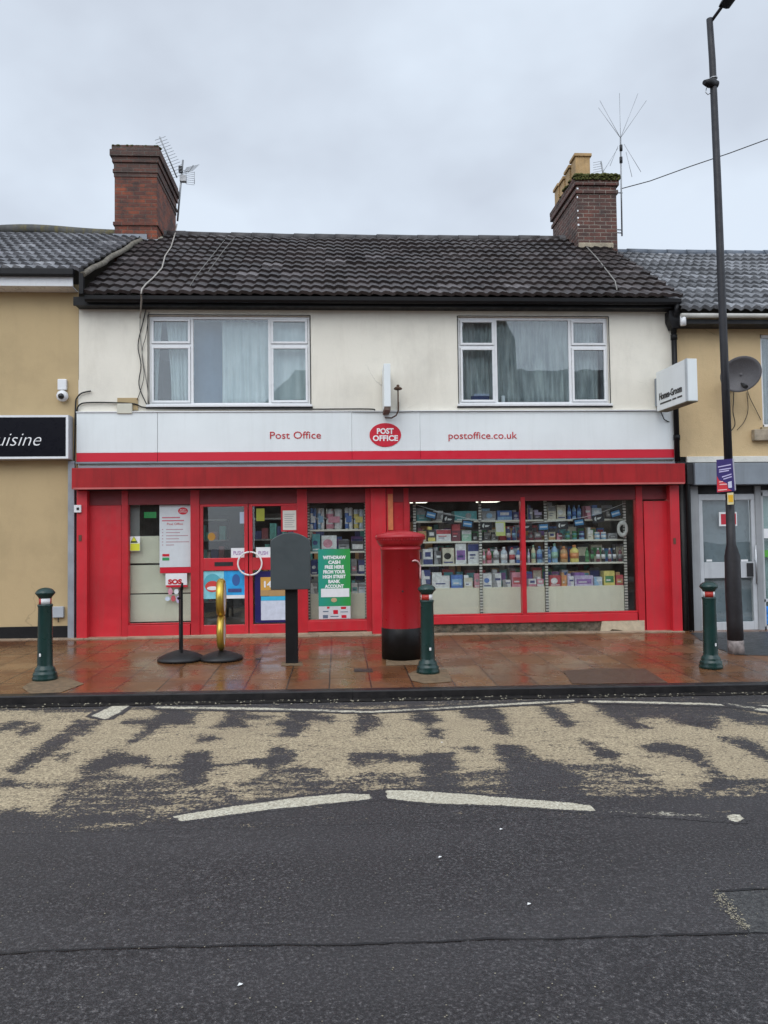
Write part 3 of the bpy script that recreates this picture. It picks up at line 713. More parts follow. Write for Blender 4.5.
# rooms behind the upper windows
m_room = paint('room_wall', (.13, .15, .18), .8, .1, 1, .0)
for (w, nm) in ((wl, 'a'), (wr, 'b')):
    r = MB(); X0, X1 = w[0]-.5, w[1]+.5; z0, z1 = 3.0, 5.0
    vs = [(X0, .23, z0), (X1, .23, z0), (X1, 3.2, z0), (X0, 3.2, z0), (X0, .23, z1), (X1, .23, z1), (X1, 3.2, z1), (X0, 3.2, z1)]
    r.add(vs, [(0, 3, 2, 1), (4, 5, 6, 7), (1, 2, 6, 5), (2, 3, 7, 6), (3, 0, 4, 7)]); r.build('room', m_room, po)
def curtain_mat(name, col, col2):
    m, nt, b = newmat(name); g = objco(nt, (1, 1, .15)); n1 = noise(nt, g, 9, 4, .6)
    nt.links.new(ramp(nt, n1, [(.3, col2), (.7, col)]), b.inputs['Base Color']); b.inputs['Roughness'].default_value = .9
    return m
CW = curtain_mat('white_curtain', (.80, .84, .82), (.55, .62, .62)); CN = curtain_mat('net_curtain', (.62, .66, .64), (.20, .23, .24)); CBL = curtain_mat('blue_blind', (.19, .27, .37), (.16, .23, .33)); CD = curtain_mat('dark_curtain', (.10, .12, .14), (.06, .08, .10))
def curtain(x0, x1, z0, z1, y, mat, label, amp=.02, folds=None, gather=0., x0b=None, x1b=None, name='curtain', cat='curtain'):
    mb = MB(); n = 60; f = folds or max(2, (x1-x0)/.09); rows = 8; vs = []
    x0b = x0 if x0b is None else x0b; x1b = x1 if x1b is None else x1b
    ph = random.random()*6
    for r in range(rows+1):
        v = r/rows
        for i in range(n+1):
            t = i/n; xa = x0+(x1-x0)*t; xb = x0b+(x1b-x0b)*t
            e = v**1.5; x = xb*(1-e)+xa*e if True else xa
            vs.append((x+.006*math.sin(t*f*3+v*3), y+amp*math.sin(t*f*2*math.pi+ph+.5*math.sin(v*2))*(.6+.4*(1-v)), z0+(z1-z0)*v))
    mb.add(vs, [(r*(n+1)+i, r*(n+1)+i+1, (r+1)*(n+1)+i+1, (r+1)*(n+1)+i) for r in range(rows) for i in range(n)], 0, True)
    o = mb.build(name, mat); s = o.modifiers.new('t', 'SOLIDIFY'); s.thickness = .003
    return tag(o, label, cat)
zc0, zc1 = ZWB+.03, Z_WTOP+.02
YC = .20
curtain(UX(222, 360, YC), UX(271, 360, YC), zc0, zc1-.05, YC, CW, 'pale white curtain hung on eyelets in the middle of the left upper window', .025, 6)
curtain(UX(190, 360, .3), UX(226, 360, .3), zc0-.2, zc1, .34, CBL, 'plain blue cloth covering the left of the middle pane, left upper window', .004, 3, name='window_blind', cat='blind')
curtain(UX(271.5, 360, YC), UX(312, 360, YC), zc0, zc1, YC, CW, 'smooth white curtain in the right casement of the left upper window', .008, 4)
curtain(UX(166, 360, YC), UX(190, 360, YC), zc0, zc1, YC, CW, 'gathered white curtain at the right of the left casement, left upper window', .03, 5, x0b=UX(172, 360, YC))
curtain(UX(150, 360, YC), UX(163, 360, YC), zc0, zc1, YC, CW, 'narrow white curtain drawn aside at the far left of the left upper window', .03, 3, x1b=UX(157, 360, YC))
curtain(UX(458, 360, YC), UX(492, 360, YC), zc0, zc1, YC, CN, 'greenish net curtain in the left casement of the right upper window', .02, 8)
curtain(UX(497, 360, YC), UX(571, 360, YC), zc0, zc1, YC, CN, 'wide grey net curtain across the middle pane of the right upper window', .022, 15)
curtain(UX(574, 360, YC), UX(598, 360, YC), zc0, zc1-.05, YC, CN, 'pale net curtain in the right casement of the right upper window', .02, 6)
curtain(UX(600, 360, YC+.1), UX(614, 360, YC+.1), zc0, zc1, YC+.1, CD, 'dark drape at the far right edge of the right upper window', .01, 3)
# box and pot on the right window's inner sill
mb = MB(); mb.box(wr[0]+.02, wr[1]-.02, .11, .32, zc0-.03, zc0+.028); mb.build('inner_sill', UPVC, po)
mb = MB(); mb.box(wl[0]+.02, wl[1]-.02, .11, .18, zc0-.03, zc0+.028); mb.build('inner_sill', UPVC, po)
t = thing('storage_box', 'navy storage box with pale lid on the right upper window sill', 'box', (UX(480, 395, .15), .15, zc0+.03))
x0, x1 = UX(471, 395, .15), UX(489, 395, .15)
MB().box(x0, x1, .13, .19, zc0+.03, zc0+.15).build('body', flat('navy', (.03, .05, .16), .5), t, .005); MB().box(x0+.05, x1+.005, .125, .195, zc0+.15, zc0+.185).build('lid', flat('pale_blue', (.45, .5, .65), .5), t, .005)
t = MB().lathe([(.028, 0), (.032, .02), (.034, .12), (.03, .125)], UX(503, 398, .15), .15, zc0+.028, 16).build('white_pot', WHITE); tag(t, 'small white pot on the sill of the right upper window', 'pot')

# ------------------------------------------------------------------ SHOPFRONT (parts of the building)
GYD = .09   # glass plane
# dark recess above the frames, canopy box
x0c, x1c = UX(71.5, 480, -.26), UX(685.3, 474, -.26); z1c = (UZ(72, 468.5, -.26)+UZ(684, 462.8, -.26))/2
mb = MB(); mb.box(x0c, x1c, -.26, -.001, Z_CAN, z1c); cano = mb.build('canopy', REDC, po, bevel=.008)
mb = MB(); mb.box(x0c+.02, x1c-.02, -.272, -.262, Z_CAN-.004, Z_CAN+.022); mb.build('canopy_trim', paint('canopy_trim', (.50, .12, .11), .4, .2, 5, .05), po)
mb = MB(); mb.box(XL+.02, XR-.02, -.09, -.001, z1c, z1c+.045); mb.build('flashing', LEADG, po)
zhd = UZ(300, 500, .02)
mb = MB(); mb.box(XL+.09, XR-.08, .014, .16, UZ(300, 503, .0), 2.42); mb.build('head_board', paint('shaded_red', (.17, .014, .018), .5, .2, 2, .05), po)  # red darkened to put the canopy's shade into the board colour
mb = MB(); mb.box(XL+.02, XR-.02, -.10, .0, Z_CAN-.012, Z_CAN-.002); mb.build('canopy_soffit', BLACKM, po)
def zgr(px): return pave_z(UX(px, 634), 0)-.01
def pil(name, a, b_, yf, yb, mat, z1=2.30, bev=.006):
    xa, xb = UX(a, 560, yf), UX(b_, 560, yf); return MB().box(xa, xb, yf, yb, pave_z(xb, 0)-.01, z1).build(name, mat, po, bev)
pil('pilaster', 76.5, 87, -.10, .10, RED)
pil('red_panel', 87.5, 121.5, .03, .10, RED, UZ(100, 503, .03))
pil('frame_post', 121.5, 128, .0, .12, REDD)
pil('frame_post', 190.5, 199.5, .0, .12, REDD)
pil('frame_post', 297.5, 307.5, .0, .12, REDD)
pil('frame_post', 366, 371.5, .0, .12, REDD)
pil('pilaster', 371.5, 386.5, -.03, .12, RED)
pil('frame_post', 387, 394, -.012, .10, REDD)
pil('red_panel', 394, 404.5, .03, .10, REDD)
pil('frame_post', 404.5, 409.5, .0, .12, REDD)
pil('frame_post', 637.5, 644, .0, .12, REDD)
pil('red_panel', 645, 671, .02, .10, RED, UZ(650, 501, .02))
pil('pilaster', 671.5, 681, -.10, .10, RED)
# upper blocks above recessed panels (dark red in the shade of the canopy)
def rbox(name, a, b_, c_, d, yf, yb, mat, bev=.004, parent=None):
    m = MB(); boxpx(m, a, b_, c_, d, yf, yf, yb); return m.build(name, mat, parent or po, bev)
# window and door glazing
def glazed(name, a, b_, ptop, pbot, zb, zt, fr=.03, mat=REDD, parent=None, glass=GLASS, yf=.03, yb=.11):
    """frame built round a pane"""
    parent = parent or po
    xa, xb = UX(a, 560, yf), UX(b_, 560, yf)
    f = MB(); f.box(xa, xb, yf, yb, zt, zt+fr); f.box(xa, xb, yf, yb, zb-fr, zb); f.box(xa, xa+fr, yf, yb, zb, zt); f.box(xb-fr, xb, yf, yb, zb, zt)
    fo = f.build(name, mat, parent, .004)
    MB().box(xa+fr, xb-fr, GYD-.003, GYD+.003, zb, zt).build('pane', glass, fo)
    return fo
ztp = UZ(160, 503, .05)
glazed('shop_window', 127.5, 192, 0, 0, UZ(160, 623, .05), ztp, .02)
glazed('shop_window', 306.5, 367.5, 0, 0, UZ(335, 619.5, .05), ztp, .02)
zbR = UZ(520, 613, .05); ztR = UZ(520, 498.5, .05)
glazed('shop_window', 409, 523.5, 0, 0, zbR, ztR, .025)
glazed('shop_window', 524, 638, 0, 0, zbR, ztR, .025)
m = MB(); xm = UX(524, 560, .0); m.box(xm-.035, xm+.035, .0, .12, zbR-.14, ztR+.02); m.build('mullion', REDD, po, .006)
# red bottom rails
m = MB(); m.box(UX(128, 625, .0), UX(190, 625, .0), .002, .12, pave_z(0, 0)+.02, UZ(160, 623.5, .0)-.022); m.build('bottom_rail', RED, po, .004)
m = MB(); m.box(UX(307, 620, .0), UX(367, 620, .0), .002, .12, pave_z(-1, 0)+.05, UZ(335, 619.5, .0)-.022); m.build('bottom_rail', RED, po, .004)
m = MB(); m.box(UX(409.5, 620, .0), UX(637.5, 620, .0), -.012, .12, zbR-.145, zbR-.027); m.build('bottom_rail', RED, po, .004)
# exposed rubble plinth with patches of old render
m_rub, nt, b = newmat('rubble_plinth'); g = objco(nt); vor = N(nt, 'ShaderNodeTexVoronoi', {'Vector': g, 'Scale': 14.}, feature='F1')
n1 = noise(nt, g, 12, 5, .7); c = mixc(nt, ramp(nt, n1, [(.35, 0.), (.65, 1.)]), (.05, .045, .035), (.17, .13, .09)); n2 = noise(nt, objco(nt, (1, 1, .4)), 2.2, 4, .6)
s = N(nt, 'ShaderNodeSeparateXYZ', {0: g}); 
c = mixc(nt, ramp(nt, n2, [(.66, 0.), (.69, 1.)]), c, (.36, .30, .21)); c = mixc(nt, ramp(nt, noise(nt, g, 3.1, 4), [(.5, 0.), (.6, .6)]), c, (.035, .045, .02))
nt.links.new(c, b.inputs['Base Color']); b.inputs['Roughness'].default_value = .85; bump(nt, b, math_(nt, 'ADD', vor.outputs[0], n1), 1., .03)
m = MB(); m.box(UX(409, 625, .02), UX(645, 625, .02), .015, .2, -.12, zbR-.143); pl = m.build('plinth', m_rub, po)
m = MB()
xx = UX(603, 628, -.01); m.prism([(UX(602, 626), zbR-.147), (UX(644.5, 626), zbR-.147), (UX(644.5, 632), -.09), (UX(628, 632), -.085), (UX(622, 630), -.02), (UX(612, 629), .0), (UX(606, 632), -.07), (UX(600, 632), -.07)], 'y', -.008, .014); m.build('render_patch', paint('old_cream_render', (.50, .42, .30), .8, .2, 10, .6, 50), po)
# ---- the doors
def door(a, b_, lbl_top, has_slot):
    xa, xb = UX(a, 560, .03), UX(b_, 560, .03); st = .045 if False else .0
    z_b = pave_z(xa, 0)+.02; f = MB(); y0, y1 = .03, .09
    zmid0, zmid1 = UZ(224, 570.5, y0), UZ(224, 558, y0); zt = UZ(224, 506.5, y0); zb = UZ(224, 625, y0); s = .055
    f.box(xa, xb, y0, y1, zt, zt+.06); f.box(xa, xa+s, y0, y1, z_b, zt); f.box(xb-s, xb, y0, y1, z_b, zt)
    f.box(xa+s, xb-s, y0, y1, z_b, zb); f.box(xa+s, xb-s, y0, y1, zmid0, zmid1)
    d = f.build('door', RED, po, .005)
    MB().box(xa+s, xb-s, y0+.028, y0+.034, zmid1, zt).build('door_pane', GLASS, d); MB().box(xa+s, xb-s, y0+.028, y0+.034, zb, zmid0).build('door_pane', GLASS, d)
    if has_slot: 
        m = MB(); boxpx(m, 214.5, 233, 562, 566, y0-.004, y0-.006, y0-.001); m.build('letter_slot', BLACKM, d)
    return d, zb, zmid0, zmid1, zt
d1, dzb, dzm0, dzm1, dzt = door(199.5, 248, '', True)
d2, *_ = door(249, 297.5, '', False)
# round white pull handle: half on each door
hx, hz = UX(250, 563.5, .0), UZ(250, 563.5, .0); hr = .175
for d_, a0, a1 in ((d1, R(90), R(270)), (d2, R(-90), R(90))):
    pts = [(hx+(-.006 if d_ is d1 else .006)+hr*math.cos(a0+(a1-a0)*i/24), -.02, hz+hr*math.sin(a0+(a1-a0)*i/24)) for i in range(25)]
    m = MB(); m.tube(pts, .013, 10); 
    for k in (2, 22): m.tube([pts[k], (pts[k][0], .035, pts[k][2])], .009, 8)
    m.build('pull_handle', flat('white_enamel', (.8, .78, .76), .3), d_)
# small metal escutcheons
m = MB(); boxpx(m, 78.5, 81.5, 535, 541, -.11, -.108, -.1005); m.build('lock_plate', paint('brown_plate', (.12, .05, .03), .5), po)
m = MB(); boxpx(m, 673.5, 676, 538, 544, -.11, -.108, -.1005); m.build('lock_plate', paint('brown_plate', (.12, .05, .03), .5), po)
m = MB(); boxpx(m, 388, 393, 494, 530, -.02, -.022, -.013); m.build('notice_plate', paint('orange_plate', (.55, .16, .06), .5, .25, 10), po)
# entrance step
m = MB(); m.box(UX(128, 634), UX(372, 634), -.06, .12, -.1, pave_z(-1, 0)+.035); m.build('door_step', m_thr, po, .006)
# interior of the shop: floor, walls, ceiling as one room shell
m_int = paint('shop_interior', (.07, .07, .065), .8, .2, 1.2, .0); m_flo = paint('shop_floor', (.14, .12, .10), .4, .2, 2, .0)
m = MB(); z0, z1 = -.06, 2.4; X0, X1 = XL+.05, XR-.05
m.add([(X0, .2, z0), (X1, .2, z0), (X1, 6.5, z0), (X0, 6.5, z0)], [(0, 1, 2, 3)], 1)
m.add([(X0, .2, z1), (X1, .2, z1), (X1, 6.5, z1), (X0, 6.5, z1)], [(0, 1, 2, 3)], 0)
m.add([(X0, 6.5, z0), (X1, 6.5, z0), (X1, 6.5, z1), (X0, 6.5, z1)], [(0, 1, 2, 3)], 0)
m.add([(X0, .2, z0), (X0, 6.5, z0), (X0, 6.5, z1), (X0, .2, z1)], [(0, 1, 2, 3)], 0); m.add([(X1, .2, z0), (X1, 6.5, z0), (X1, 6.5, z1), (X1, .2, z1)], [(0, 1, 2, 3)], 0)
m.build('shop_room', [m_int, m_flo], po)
# drain pipe on the right with hopper head
px_ = UX(673, 380, -.08)
m = MB(); m.tube([(px_+.02, -.25, zg-.09), (px_+.02, -.24, zg-.2), (px_+.03, -.09, zg-.32), (px_+.03, -.09, zg-.52)], .045, 12)
m.tube([(px_+.03, -.09, zg-.3), (px_+.03, -.09, 2.62)], .042, 12); m.tube([(px_+.03, -.09, 2.62), (px_+.06, -.10, 2.50), (px_+.17, -.12, 2.40), (px_+.17, -.12, -.03)], .04, 12)
for z in (4.6, 3.75, 3.0): m.tube([(px_+.03, -.09, z-.04), (px_+.03, -.09, z+.04)], .052, 12)
m.build('downpipe', BLACK, po)
m = MB(); m.prism([(px_-.08, 5.0), (px_+.13, 5.0), (px_+.13, 4.85), (px_+.08, 4.72), (px_-.03, 4.72), (px_-.08, 4.85)], 'y', -.19, -.02); m.build('hopper', BLACK, po, .006)

# ------------------------------------------------------------------ FASCIA SIGN
zs1 = (UZ(200, 413, -.05)+UZ(550, 410.5, -.05))/2; zs0 = Z_SIGN; zst = zs0+.135
xs0, xs1 = UX(76.5, 440, -.05), UX(673.8, 440, -.05); xa, xb = UX(352, 440, -.05), UX(420, 440, -.05); xj = UX(157.5, 440, -.05)
sg = thing('shop_fascia_sign', 'long white fascia sign with red lettering, red oval logo and red stripe', 'shop sign', ((xs0+xs1)/2, -.03, zs0))
for (a, b_, yf) in ((xs0, xj-.003, -.05), (xj+.003, xa-.003, -.05), (xa, xb, -.058), (xb+.003, xs1, -.05)):
    MB().box(a, b_, yf, -.004, zst, zs1).build('white_board', WSIGN, sg, .002)
    MB().box(a, b_, yf-.002, -.004, zs0, zst-.002).build('red_stripe', REDS, sg, .002)
MB().box(xs0-.01, xs1+.01, -.07, -.004, zs0-.03, zs0-.004).build('lower_trim', GREYM, sg, .002)
MB().box(xs0-.005, xs1+.005, -.066, -.004, zs1+.002, zs1+.016).build('top_trim', UPVC, sg)
TR = flat('sign_red_text', (.50, .012, .018), .4)
def tpx(name, body, a, b_, yc, capx, parent, mat, Y, **k):
    x0, x1 = UX(a, yc, Y), UX(b_, yc, Y); z = UZ((a+b_)/2, yc, Y); size = (capx/65.)/.72
    return text(name, body, size, mat, parent, ((x0+x1)/2, Y, z), width=(x1-x0), **k)
tpx('lettering', 'Post Office', 270, 321, 435.5, 7.4, sg, TR, -.054, bold=.0)
tpx('lettering', 'postoffice.co.uk', 448.5, 517, 435.8, 7.2, sg, TR, -.054, bold=.0)
ox, oz = UX(385.3, 435, -.06), UZ(385.3, 435, -.06); m = MB()
m.prism([(ox+.245*math.cos(2*math.pi*i/48), oz+.185*math.sin(2*math.pi*i/48)) for i in range(48)], 'y', -.066, -.059); m.build('oval_logo', REDS, sg)
TW = flat('sign_white_text', (.85, .85, .85), .4)
text('logo_text', 'POST', .118, TW, sg, (ox, -.068, oz+.055), width=.26, bold=.004); text('logo_text', 'OFFICE', .118, TW, sg, (ox, -.068, oz-.055), width=.39, bold=.004)

# ------------------------------------------------------------------ small fittings on the facade
t = thing('projecting_sign', 'blank white light-box sign fixed edge-on above the oval logo', 'sign', (UX(386, 385, -.1), -.1, UZ(386, 405, -.1)))
za, zb_ = UZ(387, 363.5, -.5), UZ(387, 406.5, -.5)
xq0, xq1 = UX(384, 385, -.5), UX(390.6, 385, -.5)
MB().box(xq0, xq1, -.5, -.06, zb_, za).build('box', WSIGN, t, .004); MB().box(xq0+.004, xq1-.004, -.49, -.02, zb_-.05, zb_-.001).build('bracket', paint('rusty', (.13, .09, .07), .8, .3, 20, .3), t)
MB().box(xq0+.02, xq1-.02, -.06, -.001, zb_-.03, za-.1).build('wall_mount', BLACKM, t)
RUST = paint('rusty_metal', (.10, .055, .035), .8, .4, 25, .4, 60)
lx = UX(398, 385, -.22); lz = UZ(398, 389, -.22)
t = thing('sign_lamp', 'rusty mushroom shaped lamp on a curved stem beside the projecting sign', 'lamp', (lx, -.2, lz-.4))
MB().lathe([(.012, .07), (.022, .065), (.022, .04), (.06, .02), (.065, .0), (.05, -.008), (.01, -.008)][::-1], lx, -.2, lz, 20).build('lamp_head', RUST, t)
MB().tube([(lx, -.2, lz), (lx, -.2, lz-.33), (lx-.03, -.18, lz-.40), (lx-.10, -.12, lz-.43), (lx-.2, -.09, lz-.42)], .011, 8).build('stem', RUST, t)
# four old screw plugs left of the projecting sign
for px, py in ((362, 372.5), (375, 372), (361.5, 386.5), (375, 386)):
    pass
CBL_ = paint('cable_black', (.012, .012, .012), .6)
CBLW = paint('cable_grey', (.22, .21, .19), .6)
def cable(pts, r, mat, label, name='cable', Y=-.03, g=None):
    P = []
    for p in pts:
        y = p[2] if len(p) > 2 else Y; x, z = U(p[0], p[1], y); P.append(Vector((x, y, z)))
    out = []
    for i in range(len(P)-1):
        p0, p1, p2, p3 = P[max(i-1, 0)], P[i], P[i+1], P[min(i+2, len(P)-1)]
        for k in range(5):
            s = k/5; out.append(.5*((2*p1)+(p2-p0)*s+(2*p0-5*p1+4*p2-p3)*s*s+(3*p1-p0-3*p2+p3)*s**3))
    out.append(P[-1]); o = MB().tube(out, r, 6).build(name, mat); return tag(o, label, 'cable', g)
cable([(74, 466), (74.8, 440), (75.5, 405), (77, 398), (82, 393), (91, 391)], .011, CBL_, 'black cable rising beside the left end of the fascia and ending in a hook')
cable([(76, 425), (76.5, 412), (80, 404.5), (90, 402.5), (118, 402.8), (135, 404), (145, 407.5), (175, 408.5), (240, 409), (310, 409.2), (368, 409), (375, 411), (380, 416), (386, 418.5), (394, 418), (398, 413), (398.5, 402)], .011, CBL_, 'black cable running along the top of the fascia to the rusty lamp')
cable([(352, 412), (390, 412.5), (430, 411.5), (500, 411.7), (560, 411.2), (660, 412)], .005, CBL_, 'thin dark wire along the top of the right half of the fascia', Y=-.075)
cable([(147, 305, -.03), (143, 322), (138, 345), (141, 365), (139, 385), (146, 403), (150, 408)], .008, CBL_, 'black cable hanging in loops left of the left upper window')
cable([(149, 312), (146, 335), (142, 352), (144, 375), (140, 392), (137, 400)], .005, CBL_, 'thin dark wire beside the looped cable, left of the left upper window')
cable([(141, 304), (140, 330), (143, 360), (147, 385), (149, 404)], .006, CBLW, 'pale wire hanging down the wall left of the left upper window')
t = thing('junction_box', 'cream junction box on a tan backing board under the left upper window', 'box', (UX(124, 408), -.03, UZ(124, 414)))
m = MB(); boxpx(m, 117.5, 138, 398, 410, -.01, -.022, -.001); m.build('backing_board', paint('tan_board', (.42, .31, .16), .7), t)
m = MB(); boxpx(m, 117, 132, 403.5, 413.5, -.07, -.075, -.023); m.build('cover', paint('cream_plastic', (.60, .58, .48), .5), t, .006)
t = thing('alarm_box', 'small white box with a grey button at the top of the left red pilaster', 'box', (UX(78, 509, -.1), -.1, UZ(78, 509, -.1)))
m = MB(); boxpx(m, 74, 81, 505, 512.5, -.13, -.135, -.101); m.build('case', UPVC, t, .004)
m = MB(); boxpx(m, 76.8, 79.2, 507.5, 510, -.13, -.142, -.1355); m.build('button', BLACKM, t)

# ------------------------------------------------------------------ LEFT NEIGHBOUR
ln = thing('tan_building', 'tan rendered building with black plinth and grey tiled roof at the left', 'building', (-6.5, 0, 0))
zle = UZ(40, 271, -.3); zlr = UZ(80, 233, RY)
X0L = -9.5
x1L = XL+.0
m = MB(); wall_grid(m, X0L, XL-.004, .19, zle-.1, []); m.add([(X0L, 0, -.4), (X0L, 7, -.4), (X0L, 7, zle), (X0L, RY, zlr), (X0L, 0, zle)], [(0, 1, 2, 3, 4)]); m.build('wall', TAN, ln)
zpl = (UZ(40, 626)+UZ(70, 626))/2
m = MB(); m.box(X0L, UX(68, 630), -.02, .1, -.2, zpl); m.build('plinth', paint('black_plinth', (.010, .010, .011), .6, .3, 4, .3, spec=.25), ln, .004)
roof_mesh('roof', X0L, UX(83, 280, -.3), -.36, zle, RY, zlr, .165, 13, T_LEFT, ln, amp=.020, lip=.048)
# ridge with a lichen covered hump
m = MB(); xs_ = [X0L+i*.25 for i in range(int((xe0+1.2-X0L)/.25))]
m.tube([(x, RY+.02, zlr-.03+.10*math.exp(-((x-UX(28, 228, RY))/1.1)**2)) for x in xs_], .10, 12)
LICH = paint('lichen_ridge', (.07, .07, .065), .8, .3, 3, .5, 30, streak=.8, scol=(.20, .16, .03)); m.build('ridge_tiles', LICH, ln)
m = MB(); m.add([(X0L, RY, zlr-.02), (XL, RY, zlr-.02), (XL, 7.4, zle), (X0L, 7.4, zle)], [(0, 1, 2, 3)]); m.build('rear_roof', RIDGE, ln)
m = MB(); m.box(X0L, UX(72, 281, -.33), -.30, -.27, UZ(40, 286, -.3), UZ(40, 276.5, -.3)); m.box(X0L, XL-.01, -.27, -.004, UZ(40, 286, -.3), UZ(40, 286, -.3)+.02); m.build('fascia_board', UPVC, ln, .004)
m = MB(); zz = UZ(40, 276, -.33); m.box(X0L, UX(73, 272, -.4), -.40, -.303, zz+.0, zz+.10); m.build('gutter', BLACK, ln, .01)
# mortar verge between the two roofs
m = MB(); pts = []
for i in range(15):
    t_ = i/14; pts.append((xe0+.02+.012*math.sin(i*2.1), -.36+(RY+.36)*t_*.9, (zle-.07)+(zlr-zle+.04)*t_*.9+.012*math.sin(i*1.3)))
m.tube(pts, .045, 8); m.build('mortar_verge', paint('mossy_mortar', (.17, .15, .12), .9, .4, 14, .8, 50, streak=.4, scol=(.08, .09, .03)), po)
m = MB(); m.box(xe0-.03, xe0+.03, -.37, -.30, ze-.03, zle+.03); m.build('gutter_end', BLACK, ln)
# grey conduit and dark gap at the party line
m = MB(); xg = UX(71.5, 550, -.05); m.box(xg-.05, xg+.045, -.07, -.001, pave_z(xg, 0), UZ(71, 461, -.07)); m.build('grey_conduit', paint('grey_pvc', (.28, .30, .33), .5, .15, 4, .05, streak=.3), ln, .006)
m = MB(); m.box(xg+.048, UX(76.4, 550, -.10), -.03, .02, -.1, 2.3); m.build('party_gap', BLACKM, po)
t = thing('utility_box', 'small grey utility box low on the tan wall beside the conduit', 'box', (UX(58, 612), -.02, UZ(58, 617)))
m = MB(); boxpx(m, 52, 64, 606.5, 617.5, -.03, -.06, -.001); m.build('cover', paint('pale_grey_plastic', (.40, .43, .46), .45, .08), t, .008); m = MB(); m.tube([(UX(59, 617), -.03, UZ(59, 617)), (UX(59, 617), -.03, UZ(59, 622))], .008); m.build('cable_tail', BLACKM, t)
# cuisine sign
t = thing('restaurant_sign', 'black light-box sign with white italic lettering on the tan wall', 'sign', (-4.5, -.1, UZ(40, 459, -.2)))
zc_0, zc_1 = UZ(40, 459, -.2), UZ(40, 415, -.2); xsg = UX(68.5, 437, -.2)
MB().box(-7.4, xsg, -.2, -.002, zc_0, zc_1).build('case', paint('sign_silver', (.42, .43, .45), .4, .1, 3), t, .004)
MB().box(-7.36, xsg-.035, -.204, -.2005, zc_0+.035, zc_1-.035).build('face', paint('sign_black', (.004, .004, .008), .3, 0, 1, 0, spec=.15), t)
m = MB()
m.box(-7.4, xsg, -.212, -.2045, zc_1-.035, zc_1-.003); m.box(-7.4, xsg, -.212, -.2045, zc_0+.003, zc_0+.035); m.box(xsg-.035, xsg, -.212, -.2045, zc_0+.035, zc_1-.035); m.build('border', UPVC, t)
xe_ = UX(40.5, 440, -.205); xi = UX(0, 440, -.205)
o = text('lettering', 'Cuisine', .29, TW, t, (xe_, -.209, UZ(20, 440, -.205)), align='RIGHT', shear=.35, bold=-.004, extrude=.002)
# camera
t = thing('security_camera', 'white dome security camera on the tan wall above the black sign', 'camera', (UX(61.5, 390), -.05, UZ(61.5, 398)))
m = MB(); boxpx(m, 57.5, 66.5, 379, 390, -.05, -.06, -.001); m.build('bracket', UPVC, t, .012)
cx_, cz_ = UX(61.5, 395, -.1), UZ(61.5, 395, -.1)
pf = [(.005, .0), (.06, .0), (.085, .03), (.085, .06), (.06, .085), (.02, .1)]
m = MB(); m.lathe(pf, 0, 0, 0, 24); m.xform(Matrix.Translation((cx_, -.02, cz_)) @ Matrix.Rotation(R(100), 4, 'X')); m.build('housing', UPVC, t)
m = MB(); m.lathe([(.045, 0), (.042, .02), (.03, .035), (.01, .045)], 0, 0, 0, 20); m.xform(Matrix.Translation((cx_, -.115, cz_-.02)) @ Matrix.Rotation(R(105), 4, 'X')); m.build('lens', paint('black_glass', (.01, .01, .01), .1, 0, 1, 0), t)

# ------------------------------------------------------------------ RIGHT NEIGHBOUR
rn = thing('beige_building', 'beige roughcast building with grey shopfront and pale grey tiled roof at the right', 'building', (7.5, 0, 0))
X1R = 11.; zre = UZ(730, 309.5, -.3); zrr = UZ(700, 252.5, RY)
zbt = UZ(730, 456.5, 0)
wx0 = UX(761.5, 380); wz0, wz1 = UZ(765, 427), UZ(765, 334)
m = MB(); wall_grid(m, XR+.004, X1R, zbt, zre-.05, [(wx0, wx0+1.7, wz0, wz1)]); m.add([(X1R, 0, -.4), (X1R, 7, -.4), (X1R, 7, zre), (X1R, RY, zrr), (X1R, 0, zre)], [(0, 1, 2, 3, 4)]); m.build('wall', BEIGE, rn)
roof_mesh('roof', UX(680, 305, -.3), X1R+.2, -.34, zre, RY, zrr, .165, 13, T_RIGHT, rn, amp=.020, lip=.048)
ridge_tiles(rn, xe1-.6, X1R+.2, RY, zrr-.03, paint('grey_ridge', (.10, .12, .15), .5, .2, 6, .3), .09)
m = MB(); m.add([(XR, RY, zrr-.02), (X1R+.2, RY, zrr-.02), (X1R+.2, 7.4, zre), (XR, 7.4, zre)], [(0, 1, 2, 3)]); m.build('rear_roof', RIDGE, rn)
zz = UZ(730, 313, -.33)
m = MB(); m.tube([(UX(681, 316, -.36), -.36, zz-.05), (X1R, -.36, zz-.05)], .036, 12); m.build('gutter', paint('aged_white_gutter', (.50, .49, .45), .5, .15, 4, .1, streak=.5), rn)
m = MB(); m.box(XR+.01, X1R, -.30, -.004, zz-.16, zz-.09); m.build('soffit', BLACKM, rn)
m = MB(); m.tube([(UX(682, 320, -.3), -.34, zz-.06), (UX(682, 320, -.3), -.34, zz-.2)], .045, 10); m.build('gutter_outlet', UPVC, rn)
